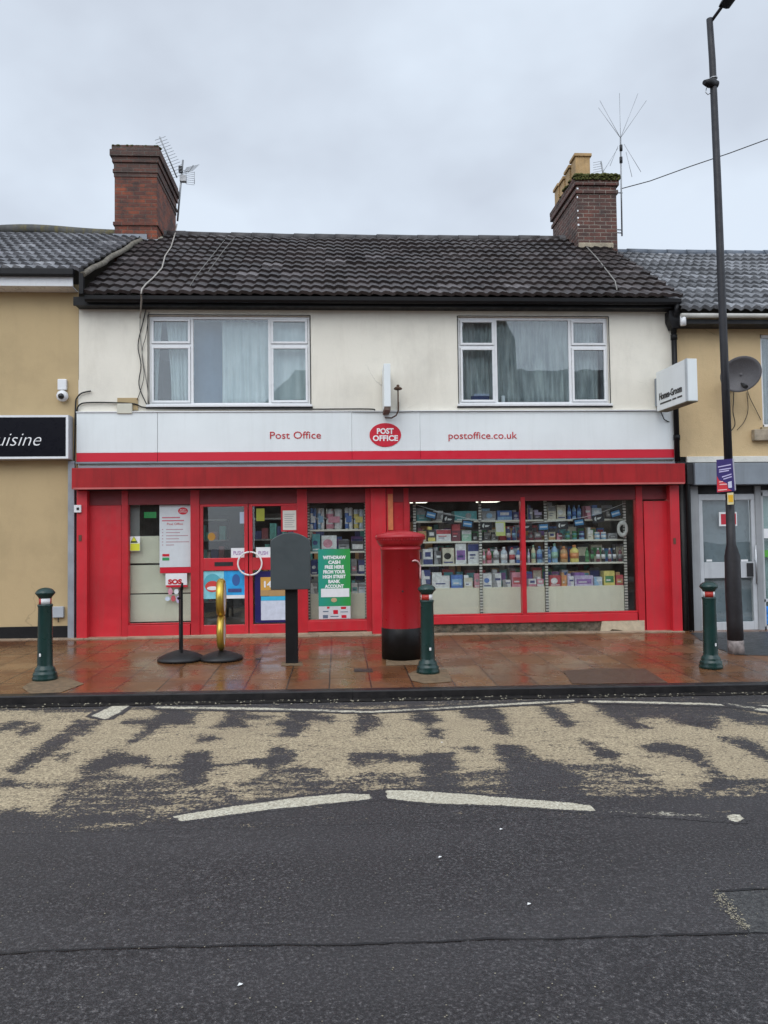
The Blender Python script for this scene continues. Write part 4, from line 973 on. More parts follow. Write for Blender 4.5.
# upper window of right neighbour
wo_ = MB(); wo_.box(wx0, wx0+.05, .05, .1, wz0, wz1); wo_.box(wx0, wx0+1.7, .05, .1, wz1-.05, wz1); wo_.box(wx0, wx0+1.7, .05, .1, wz0, wz0+.05); wo_.box(wx0+.6, wx0+.65, .05, .1, wz0+.05, wz1-.05); w_ = wo_.build('window', UPVC, rn, .004)
MB().box(wx0+.05, wx0+1.65, .07, .076, wz0+.05, wz1-.05).build('pane', GLASSU, w_); MB().box(wx0-.05, wx0+1.75, -.06, .05, wz0-.06, wz0-.002).build('sill', paint('stone_sill', (.42, .34, .22), .8, .2, 8, .4), w_, .006)
MB().box(wx0-.2, wx0+1.75, -.10, -.002, UZ(765, 441), UZ(765, 430)).build('ledge', paint('broken_ledge', (.36, .30, .22), .8, .3, 8, .6), rn, .01)
m = MB(); m.add([(wx0-.3, .25, wz0-.4), (wx0+2, .25, wz0-.4), (wx0+2, 2.5, wz0-.4), (wx0-.3, 2.5, wz0-.4), (wx0-.3, .25, wz1+.3), (wx0+2, .25, wz1+.3), (wx0+2, 2.5, wz1+.3), (wx0-.3, 2.5, wz1+.3)], [(0, 1, 2, 3), (4, 5, 6, 7), (2, 3, 7, 6), (0, 3, 7, 4), (1, 2, 6, 5)]); m.build('room', m_room, rn)
curtain(wx0+.04, wx0+.62, wz0, wz1, .2, CN, 'grey net curtain in the upper window at the right edge of the photo', .02, 8)
# shopfront of the grey shop
GS0, GS1 = UX(692, 560, 0), X1R
m = MB(); m.box(UX(687, 460, -.05), X1R, -.05, -.001, UZ(730, 462.5), zbt+.0); m.build('flaking_ledge', paint('flaking_white', (.66, .64, .58), .8, .15, 3, .6, 20, chips=.9), rn, .008)
m = MB(); m.box(UX(695, 470, -.22), X1R, -.22, -.001, UZ(730, 484.5, -.22), UZ(730, 462.8, -.22)); m.build('shutter_box', GREYM, rn, .008)
m = MB(); m.box(UX(687, 470, -.18), UX(694.5, 470, -.22), -.18, -.001, UZ(730, 484, -.2), UZ(730, 463, -.2)); m.build('shutter_end', BLACKM, rn, .006)
m = MB(); m.box(GS0-.0, X1R, .03, .16, UZ(730, 494, .03), UZ(730, 480, 0)); m.build('head_board', BLACKM, rn)
def rn_post(name, a, b_, yf, yb, mat, zt=None, bev=.004):
    xa, xb = UX(a, 560, yf), UX(b_, 560, yf); return MB().box(xa, xb, yf, yb, pave_z(xb, 0)-.03, zt if zt is not None else UZ(730, 486, 0)).build(name, mat, rn, bev)
rn_post('frame_post', 692, 700, -.03, .1, GREYF); 
m = MB(); m.tube([(UX(689.7, 560, -.06), -.06, -.1), (UX(689.7, 560, -.06), -.06, 2.35)], .018, 8); m.build('white_conduit', UPVC, rn)
m = MB(); m.tube([(UX(684, 560, -.03), -.01, -.1), (UX(684, 560, -.03), -.01, 2.3)], .05, 8); m.build('old_pipe', paint('flaking_pipe', (.03, .03, .03), .6, .4, 9, .8, 30, chips=.8), rn)
rn_post('frame_post', 757, 763, -.0, .1, GREYF)
dd = MB(); a, b_ = UX(700, 560, .02), UX(757, 560, .02); zt_ = UZ(730, 494, .02); zb0 = pave_z(b_, 0)-.0
i0, i1 = UX(704, 560, .02), UX(752.5, 560, .02); zA, zB, zC, zD = UZ(730, 500, .02), UZ(730, 562, .02), UZ(730, 578, .02), UZ(730, 622, .02)
dd.box(a, b_, .02, .08, zA, zt_); dd.box(a, i0, .02, .08, zb0, zA); dd.box(i1, b_, .02, .08, zb0, zA); dd.box(i0, i1, .02, .08, zb0, zD); dd.box(i0, i1, .02, .08, zC, zB)
DW = paint('white_grey_door', (.50, .52, .54), .4, .08, 3, .03, streak=.3); gd = dd.build('door', DW, rn, .005)
FROST = paint('frosted_film', (.17, .215, .25), .3, .25, 1.2, .02)
MB().box(i0, i1, .045, .05, zB, zA).build('door_pane', GLASS, gd); MB().box(i0, i1, .045, .05, zD, zC).build('door_pane', GLASS, gd)
m = MB(); m.box(i1-.1, i1-.0, -.0, .019, zC+.02, zB-.02); m.build('handle_plate', BLACKM, gd, .004)
m = MB(); m.tube([(i1+.03, -.03, UZ(754, 545)), (i1+.03, -.03, UZ(754, 584))], .014); m.tube([(i1+.03, -.03, UZ(754, 560)), (i1+.03, .02, UZ(754, 560))], .009); m.build('pull_handle', ALU, gd)
MB().box(i0-.02, i1+.02, .12, .125, zD-.05, zA+.05).build('frosted_backing', FROST, rn)
for (a, b_) in ((706.5, 712), (741, 748)):
    m = MB(); boxpx(m, a, b_, 559.5, 561.5, .018, .017, .0195); o = m.build('paper_strip', WHITE, gd)
m = MB(); xw0 = UX(763, 560, .02); m.box(xw0, X1R, .02, .08, UZ(768, 602, .02), UZ(768, 599, .02)); m.box(xw0, X1R, .02, .08, UZ(768, 496, .02), UZ(768, 490, .02)); m.box(xw0, X1R, .02, .08, -.15, UZ(768, 626, .02)); m.box(xw0, xw0+.03, .02, .08, -.1, UZ(768, 492)); sw = m.build('shop_window', DW, rn, .004)
MB().box(xw0, X1R, .05, .056, UZ(768, 626, .02), UZ(768, 496, .02)).build('pane', GLASS, sw)
MB().box(xw0, X1R, .13, .135, UZ(768, 626, .1), UZ(768, 496, .1)).build('frosted_backing', paint('frosted_teal', (.28, .40, .40), .3, .2, 1.2, .02), rn)
def rect_thing(name, label, cat, a, b_, c_, d, Y, mat, t=.003, grp=None):
    m = MB(); boxpx(m, a, b_, c_, d, Y, Y, Y+t); return tag(m.build(name, mat), label, cat, grp)
rect_thing('poster', 'bright blue poster at the foot of the right-hand shop window', 'poster', 764, 790, 606, 624, .044, paint('poster_blue', (.03, .22, .62), .4, .5, 14, 0))
rect_thing('sticker', 'green strip sticker in the right-hand shop window', 'sticker', 763.5, 790, 550, 557, .044, flat('green_strip', (.10, .36, .05), .5))
t_ = rect_thing('paper_notice', 'white paper notice above the green strip in the right-hand shop window', 'notice', 763.5, 790, 528.5, 538, .044, WHITE)
t = thing('door_sticker', 'white square sticker with a red emblem on the grey shop door', 'sticker', (UX(727, 519, .015), .015, UZ(727, 519, .015)))
m = MB(); boxpx(m, 719, 737, 512, 526, .040, .040, .0435); m.build('backing', WHITE, t)
m = MB(); boxpx(m, 721, 726.5, 514, 524.5, .038, .038, .0395); boxpx(m, 733.5, 736, 513.5, 524.5, .038, .038, .0395); boxpx(m, 726.6, 733.4, 519, 521, .038, .038, .0395); m.build('emblem', flat('emblem_red', (.5, .02, .04), .5), t)
# party wall filler between shopfronts
m = MB(); m.box(UX(681, 560, 0)+.005, GS0-.003, .0, .2, -.2, UZ(686, 462)); m.build('party_strip', paint('grubby_strip', (.05, .05, .055), .7, .4, 5, .8, 30, chips=.7), rn)

# chimneys -----------------------------------------------------------
BR1 = brick_mat('orange_brick', (.30, .070, .028), (.12, .035, .024), (.17, .11, .08), 1.)
BR2 = brick_mat('brown_brick', (.155, .055, .038), (.07, .035, .028), (.27, .23, .19), .8)
SOOT = brick_mat('sooty_brick', (.15, .058, .04), (.075, .045, .035), (.13, .11, .09), .85)
def chimney(x0, x1, y0, y1, zb, zt, shaft, capm, parent, corb, band):
    m = MB(); m.box(x0, x1, y0, y1, zb, zt-.30); c_ = m.build('chimney', shaft, parent, .006)
    m = MB(); h = zt
    for (dz0, dz1, e) in corb: m.box(x0-e, x1+e, y0-e, y1+e, zt-dz1, zt-dz0)
    m.build('corbelled_cap', capm, c_, .008)
    if band:
        m = MB(); m.box(x0-.025, x1+.025, y0-.025, y1+.025, band-.035, band+.035); m.build('brick_band', shaft, c_, .006)
    return c_
yA = 3.05; cx0, cx1 = UX(114.5, 200, yA), UX(157, 200, yA); ztc = UZ(135, 146, yA)
ch1 = chimney(cx0, cx1, yA, yA+1.75, 6.7, ztc, BR1, SOOT, po, [(0, .10, .045), (.10, .23, .075), (.23, .34, .04), (.34, .47, .012), (.47, .54, .03), (.54, .62, .012)], UZ(135, 224, yA))
m = MB(); m.box(cx0-.02, cx0+.62, yA-.03, yA-.001, UZ(130, 240, yA), UZ(130, 234.5, yA)); m.box(cx0+.62, cx1+.02, yA-.03, yA-.001, UZ(130, 244, yA), UZ(130, 239.5, yA)); m.build('lead_flashing', LEADG, ch1)
yB = 2.75; dx0, dx1 = UX(577, 200, yB), UX(616.5, 200, yB); ztd = UZ(596, 176, yB)
ch2 = chimney(dx0, dx1, yB, yB+1.7, 6.4, ztd, BR2, BR2, po, [(0, .08, .05), (.08, .2, .045), (.2, .28, .0), (.28, .36, .03)], None)
# chips of paint down the corner
m = MB()
for z in (ztd-.28, ztd-.45, ztd-.72, ztd-.86, ztd-1.0): m.box(dx0-.002, dx0+random.uniform(.015, .035), yB-.006, yB-.001, z, z+random.uniform(.02, .045))
m.build('paint_spots', WHITE, ch2)
m = MB(); m.box(dx0+.0, dx1-.1, yB-.06, yB-.001, UZ(590, 249, yB), UZ(590, 243.5, yB)); m.build('mortar_fillet', paint('mortar', (.34, .29, .21), .9, .3, 9, .6), ch2, .015)
m = MB(); m.tube([(cx1-.02, yA-.02, 7.27), (cx1+.03, yA+.25, 7.45), (cx1+.03, yA+.55, 7.62)], .045, 8); m.build('mortar_fillet', paint('pale_mortar', (.40, .37, .28), .9, .3, 9, .6), ch1)
# moss cushions
m_moss, nt, b = newmat('moss'); g = objco(nt); nt.links.new(ramp(nt, noise(nt, g, 22, 5, .7), [(.3, (.025, .03, .008)), (.55, (.085, .09, .018)), (.75, (.18, .15, .04))]), b.inputs['Base Color']); b.inputs['Roughness'].default_value = 1.; bump(nt, b, noise(nt, g, 50, 4), 1., .03)
m = MB()
for i in range(330):
    if random.random() < .6: x = random.uniform(dx0-.05, dx1+.05); y = yB-.05+random.uniform(0, .12)
    else: y = random.uniform(yB-.05, yB+1.7); x = random.uniform(dx0-.05, dx1+.05)
    r = random.uniform(.03, .065); m.lathe([(r, 0), (r*.95, r*.4), (r*.6, r*.75), (r*.1, r*.9)], x, y, ztd-.02+random.uniform(-.03, .01), 7)
for i in range(120):
    x = random.uniform(dx0-.06, dx1+.06); r = random.uniform(.02, .035); z = ztd-random.uniform(.0, .1)
    m.lathe([(r, -r*.6), (r, 0), (r*.6, r*.6), (r*.1, r*.8)], x, yB-.055, z, 6)
o = m.build('moss', m_moss, ch2); o['kind'] = 'stuff'
m = MB()
for i in range(120):
    x = random.uniform(cx0-.06, cx1+.06); r = random.uniform(.02, .04); m.lathe([(r, -r*.4), (r*.9, r*.3), (r*.3, r*.6)], x, yA-.03+random.uniform(0, .1), ztc-.01, 6)
o = m.build('moss', m_moss, ch1); o['kind'] = 'stuff'
POT = paint('buff_pot', (.42, .27, .12), .75, .25, 4, .3, 30, streak=.5, scol=(.16, .11, .06))
zp = ztd+.0
for i, (yy, hh) in enumerate(((yB+.25, .50), (yB+.65, .46), (yB+1.05, .42), (yB+1.45, .46))):
    m = MB(); s_ = .145; cxx = dx0+.17
    hh2 = hh
    m.box(cxx-s_, cxx+s_, yy-s_, yy+s_, zp-.03, zp+hh2-.06); m.box(cxx-s_-.03, cxx+s_+.03, yy-s_-.03, yy+s_+.03, zp+hh2-.06, zp+hh2); m.box(cxx-s_+.02, cxx+s_-.02, yy-s_+.02, yy+s_-.02, zp+hh2, zp+hh2+.012)
    m.build('chimney_pot', POT, ch2, .01)

# aerials ------------------------------------------------------------
AL = paint('aerial_metal', (.28, .29, .30), .4, .1, 6, 0, metal=.6)
def rod(mb, a, b_, r): mb.tube([a, b_], r, 6)
yP = yA+1.3; ax, az = U(182, 160, yP); bxx, bz = U(177.5, 221, yP)
t = thing('tv_aerial', 'grey television aerial on a pole at the left chimney', 'aerial', (ax, yP, bz))
m = MB(); rod(m, (bxx, yP, bz), (ax+.02, yP, UZ(182, 160, yP)), .02); m.build('pole', AL, t)
def yagi(t, p0, p1, n, L0, L1, axis):
    m = MB(); p0, p1 = Vector(p0), Vector(p1); m.tube([p0, p1], .014, 6); m.build('boom', AL, t)
    m = MB()
    for i in range(n):
        p = p0.lerp(p1, (i+.4)/n); L = (L0+(L1-L0)*i/n)/2; v = Vector(axis)*L; m.tube([p-v, p+v], .005, 5)
    m.build('elements', AL, t)
a1 = U(178, 180, yP); a2 = U(165, 149, yP-.0)
yagi(t, (a1[0], yP-.1, a1[1]), (a2[0], yP-.5, a2[1]), 14, .45, .22, (.9, .1, .42))
b1 = U(188, 172, yP); b2 = U(191.5, 161, yP)
yagi(t, (b1[0], yP, b1[1]), (b2[0], yP+.2, b2[1]), 6, .22, .3, (.95, .1, .3))
m = MB(); q = [U(186, 171.5, yP), U(194.5, 184, yP)]
for i in range(7):
    z = q[0][1]+(q[1][1]-q[0][1])*i/6; rod(m, (q[0][0], yP, z), (q[1][0], yP, z-.02), .004)
for x in (q[0][0], q[1][0]): rod(m, (x, yP, q[0][1]), (x, yP, q[1][1]), .006)
m.build('reflector', AL, t)
m = MB(); boxpx(m, 179.5, 186, 174.5, 181, yP-.05, yP-.05, yP+.05); m.build('dipole_box', paint('pale_aerial_box', (.5, .5, .5), .5), t, .01)
m = MB(); boxpx(m, 178.5, 182.5, 166, 172, yP-.03, yP-.04, yP+.04); m.build('clamp', BLACKM, t, .004)
# whip aerial
yW = yB+.6; wx, wz = U(620.5, 138, yW); wbx, wbz = U(622, 236, yW)
t = thing('whip_aerial', 'tall thin aerial with fanned rods on the right chimney', 'aerial', (wx, yW, wbz))
m = MB(); rod(m, (wbx, yW, wbz), (wx, yW, wz), .016); m.build('mast', AL, t)
m = MB(); WR = .0045
for (px, py) in ((597, 110), (602, 97), (621.5, 90), (639, 92), (644, 104)): e = U(px, py, yW); rod(m, (wx, yW, wz), (e[0], yW+random.uniform(-.2, .2), e[1]), WR)
for (px, py, sx_, sy__) in ((641, 172, 624, 144), (632, 177, 626, 152), (610, 166, 618, 146), (603, 172, 618, 148)): e = U(px, py, yW); s_ = U(sx_, sy__, yW); rod(m, (s_[0], yW, s_[1]), (e[0], yW, e[1]), WR)
m.build('rods', AL, t)
m = MB()
for py in (148, 160): e = U(621, py, yW); m.lathe([(.032, -.06), (.032, .06)], e[0], yW, e[1], 10)
m.build('coils', BLACKM, t); m = MB()
for py in (193, 230, 233): e = U(621, py, yW); rod(m, (e[0]+.03, yW, e[1]), (dx1-.02, yW-.02, e[1]+.01), .012)
m.build('brackets', AL, t)
t2 = MB(); e0, e1 = U(601, 162, yB+.9), U(604, 174, yB+.9); rod(t2, (e0[0], yB+.9, e0[1]), (e1[0], yB+.9, e1[1]-.1), .016)
for i in range(5): z = e0[1]+(e1[1]-e0[1])*i/5; rod(t2, (e0[0]-.17, yB+.9, z-.02), (e0[0]+.02, yB+.9, z+.02), .004)
tag(t2.build('small_aerial', AL), 'small comb-like aerial between the chimney pots and the tall fan aerial', 'aerial')
# overhead telephone wire to a far pole out of frame
e = U(622, 189, yW); f_ = Vector((14.5, -1.0, 0)); 
p0 = Vector((e[0], yW, e[1])); P_ = []
for i, (px, py) in enumerate(((622, 188.5), (650, 181), (690, 166.5), (730, 153), (768, 139), (840, 112), (960, 66))):
    yy = yW-i*.35; x, z = U(px, py, yy); P_.append((x, yy, z))
tag(MB().tube(P_, .009, 6).build('telephone_wire', CBL_), 'overhead telephone wire running from the right chimney to the right', 'wire')
def on_roof(px, py, lift=.03):
    d = ray(px, py); a_ = (zr-ze)/(RY+.32); t_ = (ze+lift+a_*(-CAM_D+.32)-CAM_H+0*0)/(d[2]-a_*d[1]) if False else (ze+.03+lift-a_*(-.32)-(CAM_H)-a_*(-CAM_D)*-1*-1)/(d[2]-a_*d[1])
    # plane: z = ze+lift + a*(y+.32)
    t_ = (ze+.02+lift+a_*(-CAM_D+.32)-CAM_H)/(d[2]-a_*d[1]); return tuple(CAMP+d*t_)
pts = [(*(lambda p: (p[0], yP, p[1]))(U(177, 224, yP)),)]+[on_roof(*p) for p in ((175, 234), (171, 247), (165, 256), (162, 268), (153, 278), (146, 284), (142, 289), (141, 294))]
xz = U(141.5, 300, -.38); xz2 = U(140, 318, -.03)
pts += [(xz[0], -.38, xz[1]), (xz2[0], -.03, xz2[1])]
tag(MB().tube(pts, .012, 6).build('cable', paint('pale_cable', (.36, .33, .29), .6)), 'pale cable trailing down the roof from the left chimney', 'cable')
for lb, P in (('left of two thin white wires lying on the roof tiles', ((227, 237), (215, 252), (196, 276), (190, 286))), ('right of two thin white wires lying on the roof tiles', ((234, 238), (224, 250), (208, 272)))):
    tag(MB().tube([on_roof(*p) for p in P], .005, 5).build('cable', CBLW), lb, 'cable')
tag(MB().tube([on_roof(*p) for p in ((584, 244), (597, 258), (608, 272), (615, 281), (617, 290))], .010, 6).build('cable', CBLW), 'grey cable trailing down the roof below the right chimney', 'cable')

# ------------------------------------------------------------------ HOMES sign (projecting light box)
hx0, hz1 = U(656, 374, -.12); _, hz0 = U(656, 411, -.12)
# far edge at wall (x 656), near edge at px 687 -> depth found from height ratio
yN = -.12-.95
nx0 = UX(687, 380, yN)
t = thing('projecting_sign', 'white projecting light-box sign with black lettering by the right downpipe', 'sign', (hx0, -.3, hz0))
ang = math.atan2(nx0-hx0, .95)
dv = Vector((nx0-hx0, yN+.12, 0)); L_ = dv.length; u_ = dv.normalized(); n_ = Vector((-u_.y, u_.x, 0))   # n_ points to +x
if n_.x < 0: n_ = -n_
th = .16
def obox(mb, o, u, n, a0, a1, b0, b1, z0, z1, mi=0):
    P = [o+u*a+n*b_ for a, b_ in ((a0, b0), (a1, b0), (a1, b1), (a0, b1))]
    vs = [(p.x, p.y, z) for z in (z0, z1) for p in P]; mb.add(vs, [(0, 3, 2, 1), (4, 5, 6, 7), (0, 1, 5, 4), (1, 2, 6, 5), (2, 3, 7, 6), (3, 0, 4, 7)], mi)
zt2 = UZ(687, 357, yN); zb2 = UZ(687, 401.5, yN); zt2 = (zt2+hz1)/2; zb2 = (zb2+hz0)/2
o0 = Vector((hx0, -.12, 0)); m = MB(); obox(m, o0, u_, n_, 0, L_, 0, th, zb2, zt2); m.build('case', WSIGN, t, .006)
m = MB(); obox(m, o0, u_, n_, L_-.05, L_+.006, -.004, -.0005, zb2, zt2); obox(m, o0, u_, n_, L_+.001, L_+.006, 0, .01, zb2, zt2); m.build('corner_trim', paint('trim_grey', (.45, .48, .5), .4), t)
m = MB(); obox(m, o0, u_, n_, .03, L_, .0, th, zb2-.012, zb2-.001); m.build('mossy_underside', paint('algae_edge', (.16, .15, .10), .9, .4, 20, .4), t)
m = MB(); obox(m, o0, u_, n_, -.10, -.001, .02, th-.02, zb2+.1, zt2-.08); m.build('wall_mount', GREYM, t)
m = MB(); m.tube([(hx0+.05, -.14, zb2), (hx0+.12, -.10, zb2-.12), (hx0+.25, -.03, zb2-.16)], .008); m.build('stay_wire', BLACKM, t)
BLT = flat('sign_black_text', (.02, .02, .02), .5)
rz = math.atan2(u_.y, u_.x); mid = o0+u_*(L_*.47)-n_*.004
text('lettering', 'Homes-Groom', .15, BLT, t, (mid.x, mid.y, (zb2+zt2)/2-.10), rot=(R(90), 0, rz), width=L_*.74, bold=.003)
m = MB(); obox(m, o0, u_, n_, L_*.12, L_*.50, -.003, -.0005, (zb2+zt2)/2-.222, (zb2+zt2)/2-.196); obox(m, o0, u_, n_, L_*.53, L_*.66, -.003, -.0005, (zb2+zt2)/2-.222, (zb2+zt2)/2-.196); obox(m, o0, u_, n_, L_*.69, L_*.84, -.003, -.0005, (zb2+zt2)/2-.222, (zb2+zt2)/2-.196); m.build('small_print', BLT, t)

# satellite dish ---------------------------------------------------------
sx0, sz0 = U(742, 374.5, -.45)
t = thing('satellite_dish', 'grey mesh satellite dish on the beige wall behind the lamp post', 'satellite dish', (sx0, -.1, sz0-.3))
m = MB(); prof = []
n, rg = 36, 7; vs = []
for i in range(rg+1):
    r = i/rg
    for k in range(n): a_ = 2*math.pi*k/n; vs.append((.30*r*math.cos(a_), .27*r*math.sin(a_), .09*r*r))
m.add(vs, [(i*n+k, i*n+(k+1) % n, (i+1)*n+(k+1) % n, (i+1)*n+k) for i in range(rg) for k in range(n)], 0, True)
DM = paint('dish_grey', (.085, .08, .085), .5, .15, 60, .3, 200)
M_ = Matrix.Translation((sx0, -.42, sz0)) @ Matrix.Rotation(R(-30), 4, 'Y') @ Matrix.Rotation(R(-28), 4, 'Z') @ Matrix.Rotation(R(78), 4, 'X')
m.xform(M_); dsh = m.build('dish', DM, t); md = dsh.modifiers.new('s', 'SOLIDIFY'); md.thickness = .008
m = MB(); ap = U(733, 383, -.12); fp = U(742, 386, -.6); m.tube([(ap[0], -.02, ap[1]), (ap[0], -.25, ap[1]), (sx0, -.40, sz0-.03)], .016); m.tube([(ap[0]+.02, -.25, ap[1]), (fp[0], -.7, fp[1]-.02)], .012)
m.box(ap[0]-.04, ap[0]+.04, -.05, -.001, ap[1]-.1, ap[1]+.08); m.box(ap[0]-.035, ap[0]+.035, -.16, -.06, ap[1]-.03, ap[1]+.04); m.build('arm', BLACKM, t)
m = MB(); m.lathe([(.03, 0), (.035, .03), (.03, .1)], 0, 0, 0, 12); m.xform(Matrix.Translation((fp[0], -.72, fp[1]-.04)) @ Matrix.Rotation(R(-60), 4, 'X')); m.build('receiver', BLACKM, t)
cable([(734, 386), (733.5, 400), (733, 412), (735, 424), (731, 431), (728, 433)], .007, CBL_, 'black cable hanging below the satellite dish to its left')
cable([(747, 389), (750, 398), (756, 410), (761, 420)], .005, CBL_, 'thin wire curving from the satellite dish to the upper window at the right')
cable([(737, 430), (744, 422), (748, 410), (747, 392)], .005, CBL_, 'looped thin wire hanging below the satellite dish')

# ------------------------------------------------------------------ BOLLARDS
GRN = paint('bottle_green', (.006, .032, .028), .3, .25, 5, .1, 30, streak=.3, scol=(.006, .03, .028))
RB = flat('band_red', (.42, .03, .02), .4); WB = flat('band_white', (.75, .75, .75), .4)
bo = thing('bollard', 'x', 'bollard', (0, 0, 0), 0, 'green bollards along the kerb')
S = 1.02/820*1.0
def bz_(y): return (920-y)*S
prof = [(.128, 0), (.130, .03), (.120, .05), (.124, .065), (.118, .085), (.105, .095), (.108, .11), (.098, .135), (.082, .15), (.080, .17), (.072, bz_(270)-.01), (.078, bz_(262)), (.080, bz_(250)), (.070, bz_(246))]
MB().lathe([(r*1.03, z) for r, z in prof], n=32).build('shaft', GRN, bo, world=False)
m = MB(); m.lathe([(.066, bz_(246)), (.066, bz_(195))], n=36, mif=lambda k, i: 1 if (k//9) % 2 else 0); m.build('reflective_band', [RB, WB], bo, world=False)
MB().lathe([(.066, bz_(195)), (.075, bz_(180)), (.104, bz_(152)), (.106, bz_(146)), (.095, bz_(130)), (.07, bz_(112)), (.04, bz_(103)), (.01, bz_(99))], n=32).build('cap', GRN, bo, world=False)
m = MB(); m.box(-.012, .012, -.083, -.074, .265, .30); m.build('badge', WB, bo, .003, world=False)
for (px, py, rz, lb) in ((45, 679.5, R(-20), 'dark green bollard in front of the tan wall, leftmost of the three'), (428, 672.7, R(16), 'dark green bollard overlapping the red pillar box'), (711, 667.8, R(22), 'dark green bollard beside the lamp post, rightmost of the three')):
    x, y = GP(px, py); c_ = bo if px == 45 else copy_tree(bo); c_.location = (x, y, pave_z(x, y)-.003); c_.rotation_euler = (0, 0, rz); c_['label'] = lb

# ------------------------------------------------------------------ PILLAR BOX
PBR = paint('pillar_red', (.38, .008, .016), .33, .10, 3, .12, 12, streak=.4, scol=(.26, .010, .012))
x, y = GP(402, 657.5); z = pave_z(x, y); H = 1.62; r0 = .255
pb = thing('pillar_box', 'red cast iron pillar box with black base seen from behind', 'pillar box', (x, y, z))
MB().lathe([(r0+.004, -.01), (r0+.004, .385), (r0, .39)], x, y, z, 48).build('base', paint('base_black', (.007, .006, .006), .4, .3, 6, .15, 20, spec=.25), pb)
MB().lathe([(r0-.002, .38), (r0-.002, .392), (r0-.004, 1.37), (r0+.008, 1.375), (r0+.008, 1.40), (r0-.002, 1.405), (r0, 1.43)], x, y, z, 48).build('body', PBR, pb)
MB().lathe([(r0, 1.42), (r0+.035, 1.46), (r0+.05, 1.50), (r0+.052, 1.515), (r0+.066, 1.525), (r0+.068, 1.55), (r0+.05, 1.57), (r0-.05, 1.60), (.08, 1.62), (.01, 1.625)], x, y, z, 48).build('cap', PBR, pb)
m = MB()
for k in range(56):
    a_ = 2*math.pi*k/56; rr = r0+.058; p = Vector((x+rr*math.cos(a_), y+rr*math.sin(a_), 0)); uu = Vector((math.cos(a_), math.sin(a_), 0)); vv = Vector((-math.sin(a_), math.cos(a_), 0))
    obox(m, p, uu, vv, -.008, .006, -.010, .006, z+1.502, z+1.522)
m.build('dentil_moulding', PBR, pb)
m = MB(); pts = []
for i in range(9):
    s_ = i/8; ax_ = math.atan2(-1, 0)+R(28+34*min(1, s_*1.6)); pts.append((x+(r0+.014)*math.cos(ax_), y+(r0+.014)*math.sin(ax_), z+1.235+.04*math.sin(s_*2.2)-.26*s_*s_))
m.tube(pts, [.006]+[.011]*7+[.014], 8); m.build('pull_strap', paint('pink_strap', (.70, .42, .42), .5), pb, 0)
m = MB(); m.lathe([(.012, 0), (.01, .006)], 0, 0, 0, 12); m.xform(Matrix.Translation((x+.0, y-r0-.002, z+.86)) @ Matrix.Rotation(R(90), 4, 'X')); m.build('rivet', BLACKM, pb)

# ------------------------------------------------------------------ GREY BOARD ON POST
x, y = GP(292, 663); z = pave_z(x, y)
t = thing('sign_board', 'plain grey round-topped board on a thick black post on the pavement', 'sign', (x, y, z))
MB().box(x-.075, x+.075, y-.04, y+.08, z-.01, z+.98).build('post', BLACK, t, .006)
sc = 79.
a, b_ = UX(271.3, 560, y), UX(310.7, 560, y); zb_, zs_, zt_ = UZ(291, 589, y), UZ(291, 541, y), UZ(291, 532.5, y); w = (b_-a)
poly = [(a, zb_), (b_, zb_), (b_, zs_)]+[(b_-w*i/20, zs_+(zt_-zs_)*math.sin(math.pi*i/20)**.8) for i in range(1, 20)]+[(a, zs_)]
m = MB(); m.prism(poly, 'y', y-.13, y-.045); m.build('board', paint('slate_grey_paint', (.050, .062, .066), .45, .12, 2, .08, 20), t, .008)

# ------------------------------------------------------------------ PAVEMENT SIGNS
RUB = paint('rubber_base', (.011, .011, .012), .5, .3, 8, .3, 40)
def sbase(t, x, y, z, r, h=.12):
    MB().lathe([(r, 0), (r, .025), (r*.93, .045), (r*.6, h*.75), (r*.25, h), (.03, h+.01)], x, y, z, 36).build('base', RUB, t)
x, y = GP(181, 660); z = pave_z(x, y)
t = thing('pavement_sign', 'black framed pavement sign seen edge-on, on a round rubber base', 'sign', (x, y, z)); sbase(t, x, y, z, .29)
dirv = Vector((x-CAMP[0], y-CAMP[1], 0)).normalized(); dirv = (Matrix.Rotation(R(2.2), 3, 'Z') @ dirv); nv = Vector((-dirv.y, dirv.x, 0)); o_ = Vector((x, y, 0))
m = MB(); m.tube([(x, y, z+.05), (x, y, z+.45)], .024, 10); m.build('post', BLACK, t)
m = MB()
def frame_side(s0, s1, za_, zb__): obox(m, o_, dirv, nv, s0, s1, -.016, .016, za_, zb__)
frame_side(-.26, -.235, z+.12, z+.92); frame_side(.235, .26, z+.30, z+.86); frame_side(-.235, .235, z+.88, z+.905); frame_side(-.235, .235, z+.30, z+.325)
m.build('frame', BLACK, t, .004)
m = MB(); obox(m, o_, dirv, nv, -.235, .235, -.006, .006, z+.325, z+.88); m.build('panel', flat('panel_dark', (.05, .05, .055), .4), t)
m = MB(); p_ = o_-dirv*.25; m.tube([(p_.x, p_.y, z+.90), (p_.x+.01, p_.y, z+.985)], [.022, .012], 8); m.tube([(p_.x-.02, p_.y, z+.80), (p_.x-.05, p_.y, z+.79)], .016, 8); m.build('hook', BLACK, t)
x, y = GP(221.5, 659.5); z = pave_z(x, y)
t = thing('pavement_sign', 'gold rimmed sign of two stacked discs seen edge-on, on a rubber base', 'sign', (x, y, z)); sbase(t, x, y, z, .27, .11)
m = MB(); m.tube([(x, y, z+.08), (x, y, z+.2)], .03, 10); m.build('post', paint('dull_gold', (.25, .17, .03), .4, .2, 5, .05, metal=.5), t)
GOLD = paint('gold_rim', (.58, .40, .07), .35, .15, 4, .05, metal=.75)
FACE = flat('disc_face', (.72, .72, .70), .45)
view = Vector((x-CAMP[0], y-CAMP[1], 0)).normalized(); dv2 = Matrix.Rotation(R(-5), 3, 'Z') @ view
